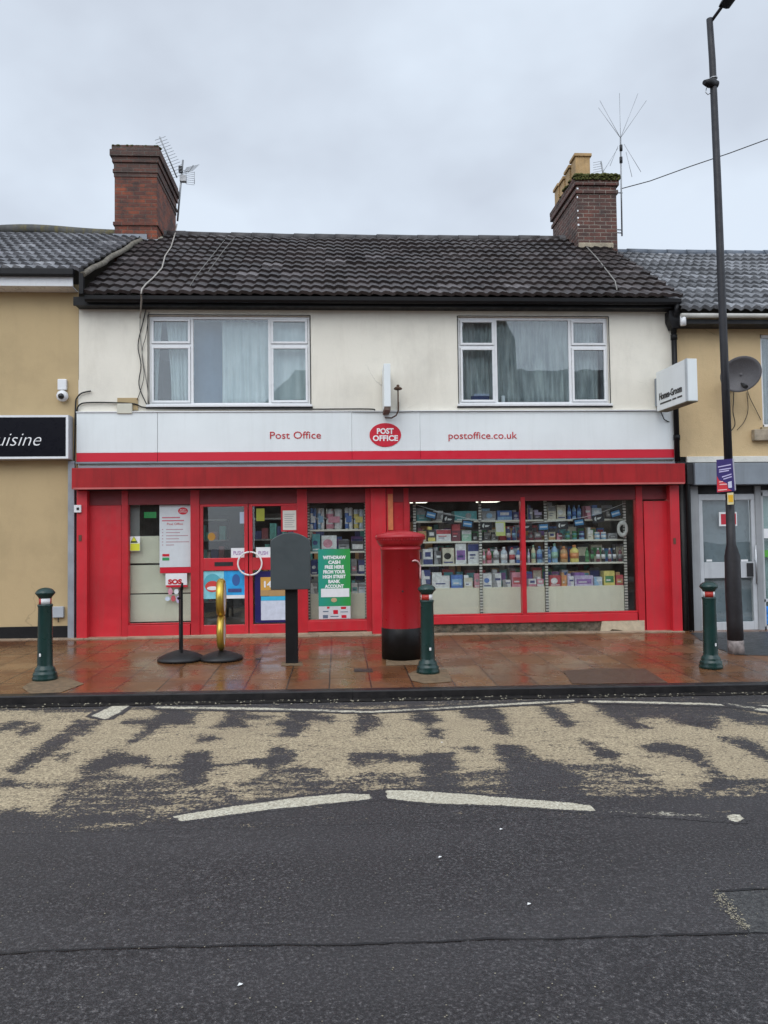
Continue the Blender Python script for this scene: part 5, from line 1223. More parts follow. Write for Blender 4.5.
nn = Vector((dv2.y, -dv2.x, 0))  # face normal (to +x)
for (pc, hh, rr, tk) in ((597.5, 0, .245, .05), (632, 0, .225, .045)):
    zc = UZ(221.5, pc, y)
    m = MB(); n = 40; k2 = 10; vs = []
    for i in range(n):
        a_ = 2*math.pi*i/n; rad = dv2*math.cos(a_)+Vector((0, 0, 1))*math.sin(a_)
        for k in range(k2):
            b2 = 2*math.pi*k/k2; p = Vector((x, y, zc))+rad*(rr-.04+.04*math.cos(b2))+nn*(tk*math.sin(b2)); vs.append(p)
    m.add(vs, [(i*k2+k, ((i+1) % n)*k2+k, ((i+1) % n)*k2+(k+1) % k2, i*k2+(k+1) % k2) for i in range(n) for k in range(k2)], 0, True); m.build('gold_ring', GOLD, t)
    m = MB()
    for sgn in (-1, 1):
        vs = [Vector((x, y, zc))+(dv2*math.cos(2*math.pi*i/n)+Vector((0, 0, 1))*math.sin(2*math.pi*i/n))*(rr-.045)+nn*(tk*.85*sgn) for i in range(n)]
        m.add(vs, [tuple(range(n))])
    m.build('disc_face', FACE, t)

# ------------------------------------------------------------------ LAMP POST
bx_, by_ = GP(735.5, 653.5); bz0 = pave_z(bx_, by_)
t = thing('street_lamp', 'tall black lamp post with wide base section, leaning slightly left', 'street lamp', (bx_, by_, bz0))
def L_at(px, py, dy=0.): x, z = U(px, py, by_+dy); return Vector((x, by_+dy, z))
cs = [(736.3, 655, 7.9), (734.6, 620, 7.8), (733.6, 598, 7.9), (732.3, 556, 7.6), (731.2, 544, 4.6), (729.8, 500, 4.2)]
sfac = (CAM_D+by_)/FPX
P = [L_at(px, py) for px, py, _ in cs]; rs = [w_*sfac for _, _, w_ in cs]
LP = paint('lamp_black', (.010, .010, .014), .5, .25, 4, .15, 25, streak=.3, scol=(.05, .045, .045))
MB().tube(P, rs, 16).build('base_section', paint('lamp_base_black', (.012, .010, .012), .55, .3, 5, .3, 25, chips=.25), t)
m = MB(); m.tube([L_at(736.4, 655.5), L_at(735.6, 640)], [rs[0]*1.02, rs[0]*1.005], 16); m.build('worn_foot', paint('bare_concrete_foot', (.20, .17, .16), .8, .6, 12, .6, 40), t)
MB().tube([L_at(730.2, 505), L_at(724, 350), L_at(717.5, 180), L_at(712.3, 60), L_at(709.5, 19)], [4.2*sfac, 4.0*sfac, 3.7*sfac, 3.4*sfac, 3.2*sfac], 16).build('column', LP, t)
m = MB(); m.tube([L_at(710.8, 22), L_at(723.5, 4.5, -.1), L_at(726, 0, -.15)], [.022, .022, .022], 8); m.build('arm', LP, t)
m = MB(); q = L_at(729, -1, -.2)
m.xform(Matrix.Identity(4)); m.prism([(-.09, -.03), (.02, -.055), (.06, -.05), (.12, .05), (.10, .09), (-.05, .05)], 'y', -.12, .12); m.xform(Matrix.Translation(q)); m.build('lantern', BLACK, t, .01)
q = L_at(709.5, 84.5); m = MB(); m.tube([q+Vector((.10, 0, 0)), q+Vector((-.02, -.03, 0)), q+Vector((-.105, -.06, -.01))], [.05, .058, .03], 14); c_ = m.build('floodlight', BLACK, t)
m = MB(); q2 = L_at(713.5, 78.5); m.tube([q2-Vector((0, 0, .006)), q2+Vector((0, 0, .006))], 3.5*sfac*1.15, 14); q2 = L_at(713.8, 83); m.tube([q2-Vector((0, 0, .006)), q2+Vector((0, 0, .006))], 3.5*sfac*1.15, 14)
q = L_at(708, 91); m.tube([q+Vector((-.02, 0, .04)), q+Vector((-.035, 0, -.02)), q+Vector((0, 0, -.05)), q+Vector((.03, 0, -.03))], .006, 6); m.build('clamp_bands', ALU, t)
# posters strapped on the column
t = thing('campaign_poster', 'purple and red notice board strapped to the lamp post', 'notice', tuple(L_at(725, 475, -.12)))
yy = by_-.11
def quad(mb, pts, Y, t=.004):
    mb.prism([U(px, py, Y) for px, py in pts], 'y', Y, Y+t)
m = MB(); quad(m, [(716.8, 459.8), (732.3, 458.6), (734.8, 491), (717.2, 492.5)], yy, .012); m.build('board', flat('poster_purple', (.035, .02, .14), .4), t)
m = MB(); quad(m, [(732.4, 458.6), (733.8, 459), (736, 489.5), (734.9, 491)], yy, .014); m.build('side_strip', flat('strip_grey', (.4, .4, .45), .4), t)
m = MB(); quad(m, [(716.9, 476), (719, 480), (727, 483.5), (728, 488.5), (732, 490.8), (717.2, 492.3)], yy-.002, .0015); m.build('red_area', flat('poster_red', (.62, .03, .04), .4), t)
m = MB(); quad(m, [(728, 482), (731.6, 481), (732, 487.6), (728.3, 488)], yy-.003, .002); m.build('white_square', flat('poster_white', (.6, .62, .75), .4), t)
m = MB()
for (x0, y0, x1, y1) in ((718, 466.5, 731, 464), (719, 469.5, 731, 467.6), (719, 471.5, 729, 469.8), (722, 476.5, 731.5, 473.5), (723.5, 478.6, 731.8, 476)):
    quad(m, [(x0, y0), (x1, y1), (x1, y1+1.1), (x0, y0+1.1)], yy-.003, .002)
m.build('text_lines', flat('poster_text', (.55, .5, .75), .4), t)
m = MB()
for (x0, y0, x1, y1) in ((719, 481.5, 723, 481), (719.5, 484, 727, 483.6), (718, 489.7, 727, 489)): quad(m, [(x0, y0), (x1, y1), (x1, y1+1.), (x0, y0+1.)], yy-.005, .002)
m.build('text_lines', flat('poster_text_pink', (.85, .5, .5), .4), t)
t = thing('yellow_label', 'small yellow label on the lamp post below the purple notice', 'label', tuple(L_at(730.5, 498, -.1)))
yy = by_-.105
m = MB(); quad(m, [(727.3, 492.8), (733.6, 492.5), (734, 504.5), (727.7, 504.8)], yy, .01); m.build('plate', flat('label_cream', (.7, .62, .35), .4), t, .004)
m = MB(); quad(m, [(728.2, 495), (733, 494.9), (733.3, 502), (728.5, 502.2)], yy-.002, .0015); m.build('yellow_panel', flat('label_yellow', (.75, .42, .02), .4), t)

# ------------------------------------------------------------------ manhole covers, drains on the pavement
m_iron = paint('iron_cover', (.035, .03, .028), .5, .3, 8, .6, 50)
def cover(pts, lb):
    m = MB(); G = [GP(*p) for p in pts]; m.add([(x, y, pave_z(x, y)+.006) for x, y in G]+[(x, y, pave_z(x, y)-.01) for x, y in G], [(0, 1, 2, 3), (0, 1, 5, 4), (1, 2, 6, 5), (2, 3, 7, 6), (3, 0, 4, 7)]); tag(m.build('utility_cover', m_iron), lb, 'cover')
cover([(354, 669), (372, 669), (373, 672), (354, 672)], 'small dark iron cover in the paving between board and pillar box')
cover([(256, 658.3), (261, 658.3), (260.5, 660), (255.5, 660)], 'tiny dark cover in the paving left of the grey board')

# ------------------------------------------------------------------ SHOP: ceiling lights, shelves, goods
EMI = emit_mat('strip_light', (1, .97, .82), 1.6)
lts = [(412, 429, 500.5, 503.5, 1.0, 'strip light inside the shop above the first shelves'), (481, 502, 500, 502, 1.4, 'thinner strip light inside the shop above the yellow note')]
for (a, b_, c_, d, Y, lb) in lts:
    x0, x1 = UX(a, c_, Y), UX(b_, c_, Y); zz = UZ((a+b_)/2, c_, Y)
    t = thing('strip_light', lb, 'light', ((x0+x1)/2, Y, zz)); MB().box(x0, x1, Y, Y+.5, zz-.02, zz).build('tube_cover', EMI, t); MB().box(x0+.02, x1-.02, Y+.02, Y+.48, zz+.002, zz+.05).build('housing', UPVC, t)
for i, (x, y, lb) in enumerate(((-2.4, 1.8, 'ceiling light panel inside the shop behind the left door'), (-.6, 2.2, 'ceiling light panel inside the shop behind the small window'), (1.6, 3.2, 'ceiling light panel deep inside behind the left half of the big window'), (4.0, 3.2, 'ceiling light panel deep inside behind the right half of the big window'))):
    t = thing('ceiling_light', lb, 'light', (x, y, 2.36)); MB().box(x-.55, x+.55, y-.09, y+.09, 2.33, 2.35).build('diffuser', emit_mat('diffuser%d' % 0 if i == 0 else 'diffuser', (1, .95, .82), 9.), t); MB().box(x-.57, x+.57, y-.11, y+.11, 2.352, 2.396).build('housing', UPVC, t)
for i in range(0): pass
YS = .24; YD = .38   # shelf front and depth
UP = None
def perf_mat():
    m, nt, b = newmat('perforated_upright'); g = N(nt, 'ShaderNodeTexCoord').outputs['Object']; s = N(nt, 'ShaderNodeSeparateXYZ', {0: g})
    fz = math_(nt, 'FRACT', math_(nt, 'MULTIPLY', s.outputs[2], 22.)); h_ = math_(nt, 'LESS_THAN', fz, .38)
    c = mixc(nt, h_, (.62, .62, .58), (.04, .04, .04)); nt.links.new(c, b.inputs['Base Color']); b.inputs['Roughness'].default_value = .45
    return m
UPM = perf_mat(); SHW = paint('shelf_cream', (.78, .77, .68), .45, .06, 3, 0)
COLS = {'white': (.72, .74, .76), 'cream': (.66, .62, .48), 'navy': (.03, .05, .22), 'blue': (.04, .17, .55), 'light blue': (.22, .45, .70), 'teal': (.05, .35, .38), 'green': (.05, .28, .09), 'mint': (.30, .58, .42), 'yellow': (.78, .66, .12), 'orange': (.75, .26, .05), 'amber': (.55, .30, .10), 'red': (.55, .04, .06), 'pink': (.70, .25, .35), 'maroon': (.20, .03, .06), 'purple': (.26, .10, .42), 'lilac': (.50, .42, .66), 'grey': (.28, .29, .31), 'dark grey': (.07, .07, .08), 'black': (.015, .015, .015), 'pale yellow': (.72, .70, .42), 'pale blue': (.50, .60, .72)}
def cm(c):
    k = COLS[c]; g_ = sum(k)/3
    return paint('goods_'+c.replace(' ', '_'), tuple(x*.80+g_*.2+.015 for x in k), .4, .25, 18, .0)
ORD = ['first', 'second', 'third', 'fourth', 'fifth', 'sixth', 'seventh', 'eighth', 'ninth', 'tenth', 'eleventh', 'twelfth', 'thirteenth', 'fourteenth', 'fifteenth', 'sixteenth', 'seventeenth', 'eighteenth', 'nineteenth', 'twentieth', 'twenty-first', 'twenty-second', 'twenty-third']
def shelf_unit(label, ups, shelfpys, basepy, floorpy, grp=None):
    xs = [UX(u, 560, YS) for u in ups]; xm = (xs[0]+xs[-1])/2
    t = thing('shelf_unit', label, 'shelves', (xm, YS+.2, -.05))
    xo = [xs[0]-.02, xs[-1]+.02]
    for u, x in zip(ups, xs):
        MB().box(x-.022, x+.022, YS-.03, YS-.002, -.05, UZ(u, 501, YS)).build('upright', UPM, t)
    xr = UX((ups[0]+ups[-1])/2, 560, YS); pm = (ups[0]+ups[-1])/2; zl = []
    for py in shelfpys:
        z_ = UZ(pm, py, YS); zl.append(z_); MB().box(xo[0]+.024, xo[1]-.024, YS, YS+YD, z_-.028, z_).build('shelf', SHW, t, .002)
    zb = UZ(pm, basepy, YS); zl.append(zb)
    for a, b_ in zip(xs[:-1], xs[1:]): MB().box(a+.024, b_-.024, YS+.01, YS+YD, -.05, zb).build('base_panel', CREAMP, t, .003)
    return zl
def goods(items, zsh, shelf_name, YF=None):
    """items: (px0, px1, py_top, kind, main colour, second colour, noun)"""
    for i, it in enumerate(items):
        a, b_, pt, kind, c1, c2, noun = it[:7]; y0 = (YF or YS+.02)+(it[7] if len(it) > 7 else 0)+random.uniform(0, .02)
        x0, x1 = UX(a, 560, y0)+.004, UX(b_, 560, y0)-.004; h = max(.05, UZ((a+b_)/2, pt, y0)-zsh); w = x1-x0; cx = (x0+x1)/2
        kw = ' and '.join([c1] + ([c2] if c2 and c2 != c1 else []))
        lb = f'{kw} {noun}, {ORD[i]} from left, {shelf_name}'
        if kind == 'box':
            m = MB(); m.box(x0, x1, y0, y0+min(.26, max(.08, w)), zsh+.001, zsh+h, 0)
            rr = random.random
            k = int(rr()*5)
            if k == 0:
                m.box(x0+w*.1, x1-w*.1, y0-.002, y0-.0004, zsh+h*.2, zsh+h*(.5+.2*rr()), 1); m.box(x0+w*.2, x1-w*(.2+.3*rr()), y0-.004, y0-.0025, zsh+h*.32, zsh+h*.42, 2)
            elif k == 1:
                n_ = 14; ca, cb, cr1 = x0+w*(.35+.3*rr()), zsh+h*.5, min(w, h)*.32; m.prism([(ca+cr1*math.cos(6.2832*q/n_), cb+cr1*.9*math.sin(6.2832*q/n_)) for q in range(n_)], 'y', y0-.002, y0-.0004, 1); m.box(x0+w*.1, x1-w*.1, y0-.004, y0-.0025, zsh+h*.08, zsh+h*.16, 2)
            elif k == 2:
                m.box(x0+.001, x1-.001, y0-.002, y0-.0004, zsh+h*.62, zsh+h*.97, 1); m.box(x0+w*.15, x1-w*.3, y0-.002, y0-.0004, zsh+h*.4, zsh+h*.48, 1); m.box(x0+w*.15, x1-w*.45, y0-.002, y0-.0004, zsh+h*.26, zsh+h*.31, 2)
            elif k == 3:
                m.prism([(x0+.001, zsh+.004), (x0+w*.6, zsh+.004), (x0+w*.25, zsh+h*.98), (x0+.001, zsh+h*.98)], 'y', y0-.002, y0-.0004, 1); m.box(x0+w*.3, x1-w*.08, y0-.004, y0-.0025, zsh+h*.5, zsh+h*.66, 2)
            else:
                m.box(x0+.001, x1-.001, y0-.002, y0-.0004, zsh+.004, zsh+h*.34, 1); m.box(x0+w*.2, x1-w*.2, y0-.002, y0-.0004, zsh+h*.5, zsh+h*.8, 2)
            if rr() < .6 and h < .22: m.box(x0+.004, x0+w*.55, y0+.01, y0+min(.2, w), zsh+h+.001, zsh+h*1.28, 1)
            m.xform(Matrix.Translation((cx, y0, 0)) @ Matrix.Rotation(random.uniform(-.07, .07), 4, 'Z') @ Matrix.Translation((-cx, -y0, 0)))
            o = m.build('goods_box', [cm(c1), cm(c2 or c1), cm('white' if c1 not in ('white', 'cream') else 'navy')]); tag(o, lb, 'box')
        elif kind == 'pack':   # soft wrapped multipack
            t = thing('goods_pack', lb, 'pack', (cx, y0, zsh)); m = MB(); n = max(2, round(w/.12)); ww = w/n
            for k in range(n):
                for j in range(2 if h > .16 else 1):
                    hh = h/(2 if h > .16 else 1); m.lathe([(ww*.30, .0), (ww*.47, .012), (ww*.485, hh*.5), (ww*.47, hh-.012), (ww*.30, hh-.001)], x0+ww*(k+.5), y0+ww*.5, zsh+.001+hh*j, 14, mif=lambda q, i_, k=k: (1 if i_ in (1,) and k % 2 == 0 else 0))
            m.build('rolls', [cm(c1), cm(c2 or c1)], t)
            MB().box(x0+w*.15, x1-w*.15, y0-.006, y0-.002, zsh+h*.32, zsh+h*.62).build('wrap_label', cm(c2 or c1), t)
        elif kind in ('bottle', 'jar'):
            t = thing('goods_'+kind, lb, kind, (cx, y0+w/2, zsh)); r = w/2*.95
            if kind == 'bottle': pr = [(r*.9, 0), (r, .01), (r, h*.62), (r*.92, h*.70), (r*.5, h*.82), (r*.38, h*.86)]
            else: pr = [(r*.9, 0), (r, .008), (r, h*.70), (r*.85, h*.76)]
            MB().lathe(pr, cx, y0+r, zsh+.001, 16, mif=None).build('body', cm(c1), t)
            zc = pr[-1][1]; MB().lathe([(pr[-1][0]*1.15, zc), (pr[-1][0]*1.15, h-.004), (pr[-1][0]*.9, h)], cx, y0+r, zsh+.001, 12).build('cap', cm(c2 or 'white'), t)
            if c2:
                MB().lathe([(r*1.012, h*.22), (r*1.012, h*.55)], cx, y0+r, zsh+.001, 16).build('label_band', cm(c2), t)
zR = shelf_unit('white shelving behind the large right shop window, loaded with goods', [415, 480.5, 546, 625], [519.8, 540.3, 563.2], 587, 613)
W = '{} shelf, large window'
goods([(417, 432, 511, 'box', 'teal', 'grey', 'carton'), (434, 452, 513, 'box', 'grey', 'white', 'carton'), (455, 478, 511, 'box', 'teal', 'grey', 'carton'), (483, 497, 511, 'box', 'grey', 'light blue', 'carton'), (498, 513, 510.5, 'box', 'blue', 'light blue', 'carton'), (514, 520, 512, 'box', 'navy', 'grey', 'carton'), (529, 534, 508, 'box', 'grey', 'navy', 'carton'), (535, 543, 512, 'box', 'dark grey', 'lilac', 'carton'),
       (549, 557, 506, 'box', 'cream', 'grey', 'carton'), (558, 567, 505, 'box', 'cream', 'white', 'carton'), (568.5, 573, 505, 'bottle', 'blue', 'light blue', 'bottle'), (573.5, 578, 505, 'bottle', 'light blue', 'blue', 'bottle'), (578.5, 583, 505, 'bottle', 'blue', 'light blue', 'bottle'), (584.5, 592, 506, 'box', 'pink', 'maroon', 'carton'), (593, 603, 508, 'box', 'pale blue', 'blue', 'carton'), (606, 620, 508, 'box', 'dark grey', 'grey', 'carton')], zR[0], W.format('top'))
goods([(418, 427, 531, 'box', 'amber', 'maroon', 'packet'), (428, 436, 530, 'box', 'dark grey', 'yellow', 'packet'), (436.5, 451.5, 529.5, 'box', 'white', 'red', 'box'), (452, 461, 524, 'box', 'maroon', 'red', 'packet'), (462, 472, 530, 'box', 'mint', 'white', 'carton'), (473, 478, 533, 'box', 'black', 'grey', 'packet'), (484, 491, 532, 'box', 'dark grey', 'grey', 'packet'), (492, 499, 534, 'box', 'grey', 'dark grey', 'packet'), (507, 512, 527, 'bottle', 'navy', 'white', 'bottle'), (512.5, 517, 527, 'bottle', 'navy', 'light blue', 'bottle'), (517.5, 521, 528, 'bottle', 'maroon', 'navy', 'bottle'),
       (529, 534, 530, 'jar', 'maroon', 'grey', 'jar'), (535, 542, 532, 'box', 'grey', 'maroon', 'packet'), (549, 556, 532, 'box', 'cream', 'amber', 'packet'), (557, 563, 533, 'box', 'maroon', 'pink', 'packet'), (566, 571.5, 531, 'jar', 'green', 'teal', 'jar'), (573, 578.5, 531, 'jar', 'teal', 'green', 'jar'), (580, 586, 531, 'jar', 'light blue', 'navy', 'jar'), (588, 594, 530, 'box', 'cream', 'white', 'packet'), (595.5, 601.5, 532, 'jar', 'light blue', 'white', 'jar'), (602, 608, 532, 'jar', 'light blue', 'white', 'jar'), (609, 618, 533, 'box', 'grey', 'dark grey', 'packet')], zR[1], W.format('second'))
goods([(423, 433, 549, 'box', 'white', 'navy', 'box'), (434, 441.5, 551, 'box', 'dark grey', 'grey', 'box'), (442.5, 454.5, 548, 'box', 'cream', 'black', 'box'), (455.5, 466.5, 543.5, 'box', 'white', 'purple', 'box'), (468, 479, 543.5, 'box', 'white', 'navy', 'box'), (482.5, 486, 549, 'bottle', 'pink', 'white', 'bottle'), (486.5, 492.5, 548.5, 'bottle', 'pink', 'red', 'bottle'), (493.5, 500, 547.5, 'bottle', 'white', 'grey', 'bottle'), (501, 508.5, 547, 'bottle', 'pale blue', 'white', 'bottle'), (509.5, 516, 547.5, 'bottle', 'white', 'red', 'bottle'), (516.5, 521.5, 548, 'bottle', 'blue', 'white', 'bottle'),
       (527.5, 530.5, 549, 'bottle', 'lilac', 'white', 'bottle'), (531.5, 536.5, 545, 'bottle', 'pale yellow', 'mint', 'bottle'), (537, 543.5, 546.5, 'bottle', 'light blue', 'blue', 'bottle'), (547.5, 551.5, 547, 'bottle', 'blue', 'light blue', 'bottle'), (552, 559, 543.5, 'bottle', 'light blue', 'mint', 'bottle'), (561, 569, 546.5, 'bottle', 'amber', 'orange', 'bottle'), (571, 580.5, 545, 'bottle', 'yellow', 'orange', 'bottle')], zR[2], W.format('third'))
goods([(585.5, 590, 548, 'bottle', 'green', 'green', 'bottle'), (590.8, 595, 548, 'bottle', 'black', 'green', 'bottle'), (596.5, 601, 548, 'bottle', 'maroon', 'white', 'bottle'), (601.8, 606.3, 548, 'bottle', 'black', 'white', 'bottle'), (608.3, 612.5, 548, 'bottle', 'maroon', 'white', 'bottle'), (613, 617, 548, 'bottle', 'black', 'white', 'bottle'), (618.8, 623, 548, 'bottle', 'maroon', 'grey', 'bottle')], zR[2], 'right end of third shelf, large window')
goods([(421, 430.5, 570, 'box', 'navy', 'white', 'box'), (431.5, 449.5, 576, 'box', 'white', 'white', 'box'), (450.5, 462.5, 575, 'box', 'blue', 'light blue', 'box'), (463.5, 472.5, 578, 'box', 'cream', 'white', 'tub'), (474, 479.5, 573.5, 'box', 'pink', 'grey', 'packet'), (482.5, 491.5, 573.5, 'box', 'white', 'blue', 'packet'), (492, 501, 573.5, 'box', 'white', 'grey', 'packet'), (503, 510.5, 580, 'box', 'white', 'grey', 'packet'), (511.5, 522, 572.5, 'box', 'pink', 'red', 'box'),
       (528, 536, 579, 'box', 'white', 'pink', 'packet'), (536.5, 543.5, 579, 'box', 'pink', 'white', 'packet'), (549, 560.5, 575.5, 'box', 'red', 'white', 'box'), (561, 566.5, 575.5, 'box', 'orange', 'amber', 'box'), (567, 573.5, 576.5, 'box', 'white', 'lilac', 'box'), (574, 593, 575.5, 'box', 'lilac', 'purple', 'box'), (593.5, 602, 577, 'box', 'pale blue', 'light blue', 'box'), (603.5, 614.5, 571, 'box', 'yellow', 'green', 'box'), (615.5, 623, 575, 'box', 'red', 'amber', 'box')], zR[3], 'bottom shelf, large window')
zS = shelf_unit('white shelving behind the small window right of the doors', [308.5, 366], [529.3, 551.3, 574.3], 593.5, 620)
W2 = '{} shelf, small window'
goods([(310, 317, 508, 'pack', 'blue', 'white', 'roll pack'), (317.5, 325, 508, 'pack', 'white', 'light blue', 'roll pack'), (326, 343, 508.5, 'pack', 'white', 'pink', 'roll pack'), (345, 353.5, 507.5, 'pack', 'white', 'blue', 'roll pack'), (354, 365, 509, 'pack', 'pale blue', 'yellow', 'roll pack')], zS[0], W2.format('top'))
goods([(312, 320.5, 534, 'box', 'teal', 'navy', 'box'), (321.5, 337, 535.5, 'box', 'white', 'pink', 'box'), (338.5, 349.5, 540, 'box', 'grey', 'dark grey', 'packet'), (351, 364.5, 541, 'box', 'dark grey', 'white', 'packet')], zS[1], W2.format('second'))
goods([(311, 317.5, 560, 'box', 'navy', 'white', 'box'), (323, 335, 560, 'box', 'grey', 'white', 'packet'), (351, 357, 559, 'box', 'grey', 'pink', 'packet'), (358, 365, 560, 'box', 'navy', 'white', 'packet')], zS[2], W2.format('third'))
goods([(310, 317.5, 583, 'box', 'grey', 'white', 'packet'), (320, 333, 583, 'box', 'white', 'grey', 'packet'), (351, 357.5, 583, 'box', 'white', 'teal', 'packet'), (358, 365, 583, 'box', 'pale blue', 'grey', 'packet')], zS[3], 'bottom shelf, small window')
def back_row(a, b_, zsh, hmax, where, n):
    ks = ['maroon', 'navy', 'grey', 'teal', 'dark grey', 'pale blue', 'amber', 'purple', 'cream', 'blue', 'green', 'red']
    x = UX(a, 560, .45); xe = UX(b_, 560, .45); i = 0
    while x < xe-.08 and i < n:
        w = random.uniform(.09, .19); c1, c2 = random.sample(ks, 2); h = hmax*random.uniform(.72, 1.)
        m = MB(); m.box(x, x+w, .45, .58, zsh+.001, zsh+h); m.box(x+.012, x+w-.012, .448, .4496, zsh+h*.35, zsh+h*.85, 1)
        tag(m.build('goods_box', [cm(c1), cm(c2)]), f'{c1} and {c2} box, {ORD[i]} in back row, {where}', 'box'); x += w+random.choice((.004, .01, .05)); i += 1
back_row(418, 622, zR[1], .25, 'second shelf, large window', 20); back_row(418, 622, zR[2], .29, 'third shelf, large window', 20); back_row(418, 622, zR[3], .30, 'bottom shelf, large window', 20)
back_row(311, 364, zS[1], .25, 'second shelf, small window', 6); back_row(311, 364, zS[2], .26, 'third shelf, small window', 6)
# back-of-shop shelving silhouettes
for i, (x0, x1, y) in enumerate(((.3, 2.4, 2.6), (2.9, 5.0, 2.6), (-1.6, -.2, 2.9), (-3.0, -2.2, 3.4))):
    t = thing('back_shelf', ['dark shelving deep in the shop behind the left part of the large window', 'dark shelving deep in the shop behind the right part of the large window', 'dark shelving deep in the shop behind the small window', 'dark shelving deep in the shop behind the left door'][i], 'shelves', ((x0+x1)/2, y, -.05))
    for z_ in (.3, .7, 1.1, 1.5, 1.9): MB().box(x0, x1, y, y+.35, z_-.03, z_).build('shelf', GREYM, t)
    MB().box(x0, x1, y+.351, y+.37, -.05, 2.0).build('back_panel', DARK, t)
    m = MB(); 
    for z_ in (.3, .7, 1.1, 1.5):
        x = x0+.02
        while x < x1-.1: w = random.uniform(.06, .16); m.box(x, x+w-.01, y+.03, y+.2, z_+.001, z_+random.uniform(.15, .3), random.randrange(5)); x += w+random.choice((0, 0, .03))
    o = m.build('packets', [cm('maroon'), cm('navy'), cm('grey'), cm('teal'), cm('amber')], t); o['kind'] = 'stuff'
# cream screens, dark box and exit sign behind the left window
t = thing('cream_screen', 'cream boarded screen with dark gaps behind the leftmost shop window', 'screen', (UX(160, 600, .16), .16, 0))
for (c_, d) in ((536, 563), (565, 593), (594.3, 621.5)):
    m = MB(); boxpx(m, 127, 193, c_, d, .15, .15, .18); m.build('board', CREAMP, t, .002)
m = MB(); boxpx(m, 126, 139.5, 503, 536, .15, .15, .17); m.build('side_board', paint('greyish_board', (.24, .25, .25), .5), t)
m = MB(); boxpx(m, 126, 194, 535, 623, .19, .19, .2); m.build('back', BLACKM, t)
rect_thing('exit_sign', 'small green exit sign glowing dimly behind the leftmost window', 'sign', 144, 156, 512, 518, .9, emit_mat('dim_green', (.04, .30, .10), .35), .02)
# posters and notices
t = thing('tariff_poster', 'tall white poster with red oval logo and red footer in the leftmost window', 'poster', (UX(175, 540, .08), .08, UZ(175, 573, .08)))
YP = .078
m = MB(); boxpx(m, 159.5, 191.5, 505, 567, YP, YP, YP+.004); m.build('sheet', flat('poster_pale', (.62, .66, .68), .45), t)
m = MB(); boxpx(m, 160, 191.8, 567.2, 573, YP, YP-.002, YP+.004); m.build('footer', REDS, t)
m = MB(); ex, ez = UX(183, 511, YP), UZ(183, 511, YP); m.prism([(ex+.075*math.cos(2*math.pi*i/24), ez+.055*math.sin(2*math.pi*i/24)) for i in range(24)], 'y', YP-.003, YP-.001); m.build('oval_logo', REDS, t)
text('logo_text', 'POST\nOFFICE', .036, TW, t, (ex, YP-.0045, ez), extrude=.0005)
m = MB(); boxpx(m, 162, 180, 517, 518.2, YP-.002, YP-.002, YP-.0005); boxpx(m, 162, 184, 520, 521.2, YP-.002, YP-.002, YP-.0005); m.build('heading_lines', flat('pinkish', (.55, .16, .2), .5), t)
text('heading', 'Post Office', .05, TR, t, (UX(175, 524, YP), YP-.002, UZ(175, 524, YP)), extrude=.0005, width=.24)
m = MB()
for k in range(6): boxpx(m, 162, 163.2, 529+k*3.1, 530+k*3.1, YP-.002, YP-.002, YP-.0005); boxpx(m, 166, 166+[17, 14, 22, 13, 23, 8][k], 529+k*3.1, 529.9+k*3.1, YP-.002, YP-.002, YP-.0005)
m.build('bullet_lines', flat('line_grey', (.45, .30, .33), .5), t)
m = MB(); boxpx(m, 162.3, 169.3, 554, 556.5, YP-.002, YP-.002, YP-.0005); m.build('red_tag', REDS, t); m = MB(); boxpx(m, 162.3, 169.3, 557.5, 560.5, YP-.002, YP-.002, YP-.0005); m.build('green_tag', flat('tag_green', (.03, .30, .10), .5), t)
t = thing('sale_poster', 'small white poster lettered SOS in red hanging below the tall poster', 'poster', (UX(176, 580, .08), .08, UZ(176, 587, .08)))
YP = .076
m = MB(); boxpx(m, 165.5, 187, 573.4, 585, YP, YP, YP+.004); m.build('sheet', WHITE, t); m = MB(); boxpx(m, 166, 187.5, 585.2, 587.2, YP, YP, YP+.004); m.build('footer', REDS, t)
tpx('lettering', 'SOS', 168, 182, 582, 4.6, t, TR, YP-.002, bold=.006, extrude=.0008)
for (a, b_, c_, d, col, lb) in ((168, 172.5, 588, 595, 'pink', 'upper pink sticker under the SOS poster'), (171, 175.5, 595.5, 601.5, 'red', 'small red sticker lowest under the SOS poster'), (174, 178.5, 589, 594.5, 'white', 'small white sticker under the SOS poster'), (165, 170, 596.5, 601, 'pale blue', 'pale blue sticker low under the SOS poster'), (176, 180, 596, 603, 'lilac', 'lilac sticker low under the SOS poster')):
    m = MB(); a_, b2 = UX(a, c_, YP), UX(b_, c_, YP); c2, d2 = UZ(a, d, YP), UZ(a, c_, YP); cx_, cz_ = (a_+b2)/2, (c2+d2)/2
    m.prism([(cx_+(b2-a_)/2*math.cos(2*math.pi*i/16)*(1+.12*math.cos(3*i)), cz_+(d2-c2)/2*math.sin(2*math.pi*i/16)) for i in range(16)], 'y', YP, YP+.003); tag(m.build('sticker', cm(col)), lb, 'sticker')
t = thing('warning_sticker', 'yellow and white warning sticker at the left edge of the leftmost window', 'sticker', (UX(135, 543, .08), .08, UZ(135, 551, .08)))
m = MB(); boxpx(m, 130, 140, 536.3, 551, YP, YP, YP+.003); m.build('sheet', WHITE, t); m = MB(); boxpx(m, 130.3, 139.7, 543.5, 550.7, YP-.002, YP-.002, YP-.0003); m.build('yellow_area', flat('warn_yellow', (.68, .70, .04), .5), t)
m = MB(); a_ = U(134, 538, YP); s_ = .055; tri = lambda s: [(a_[0]-s, a_[1]-s*1.3), (a_[0]+s, a_[1]-s*1.3), (a_[0], a_[1]+s*.5)]
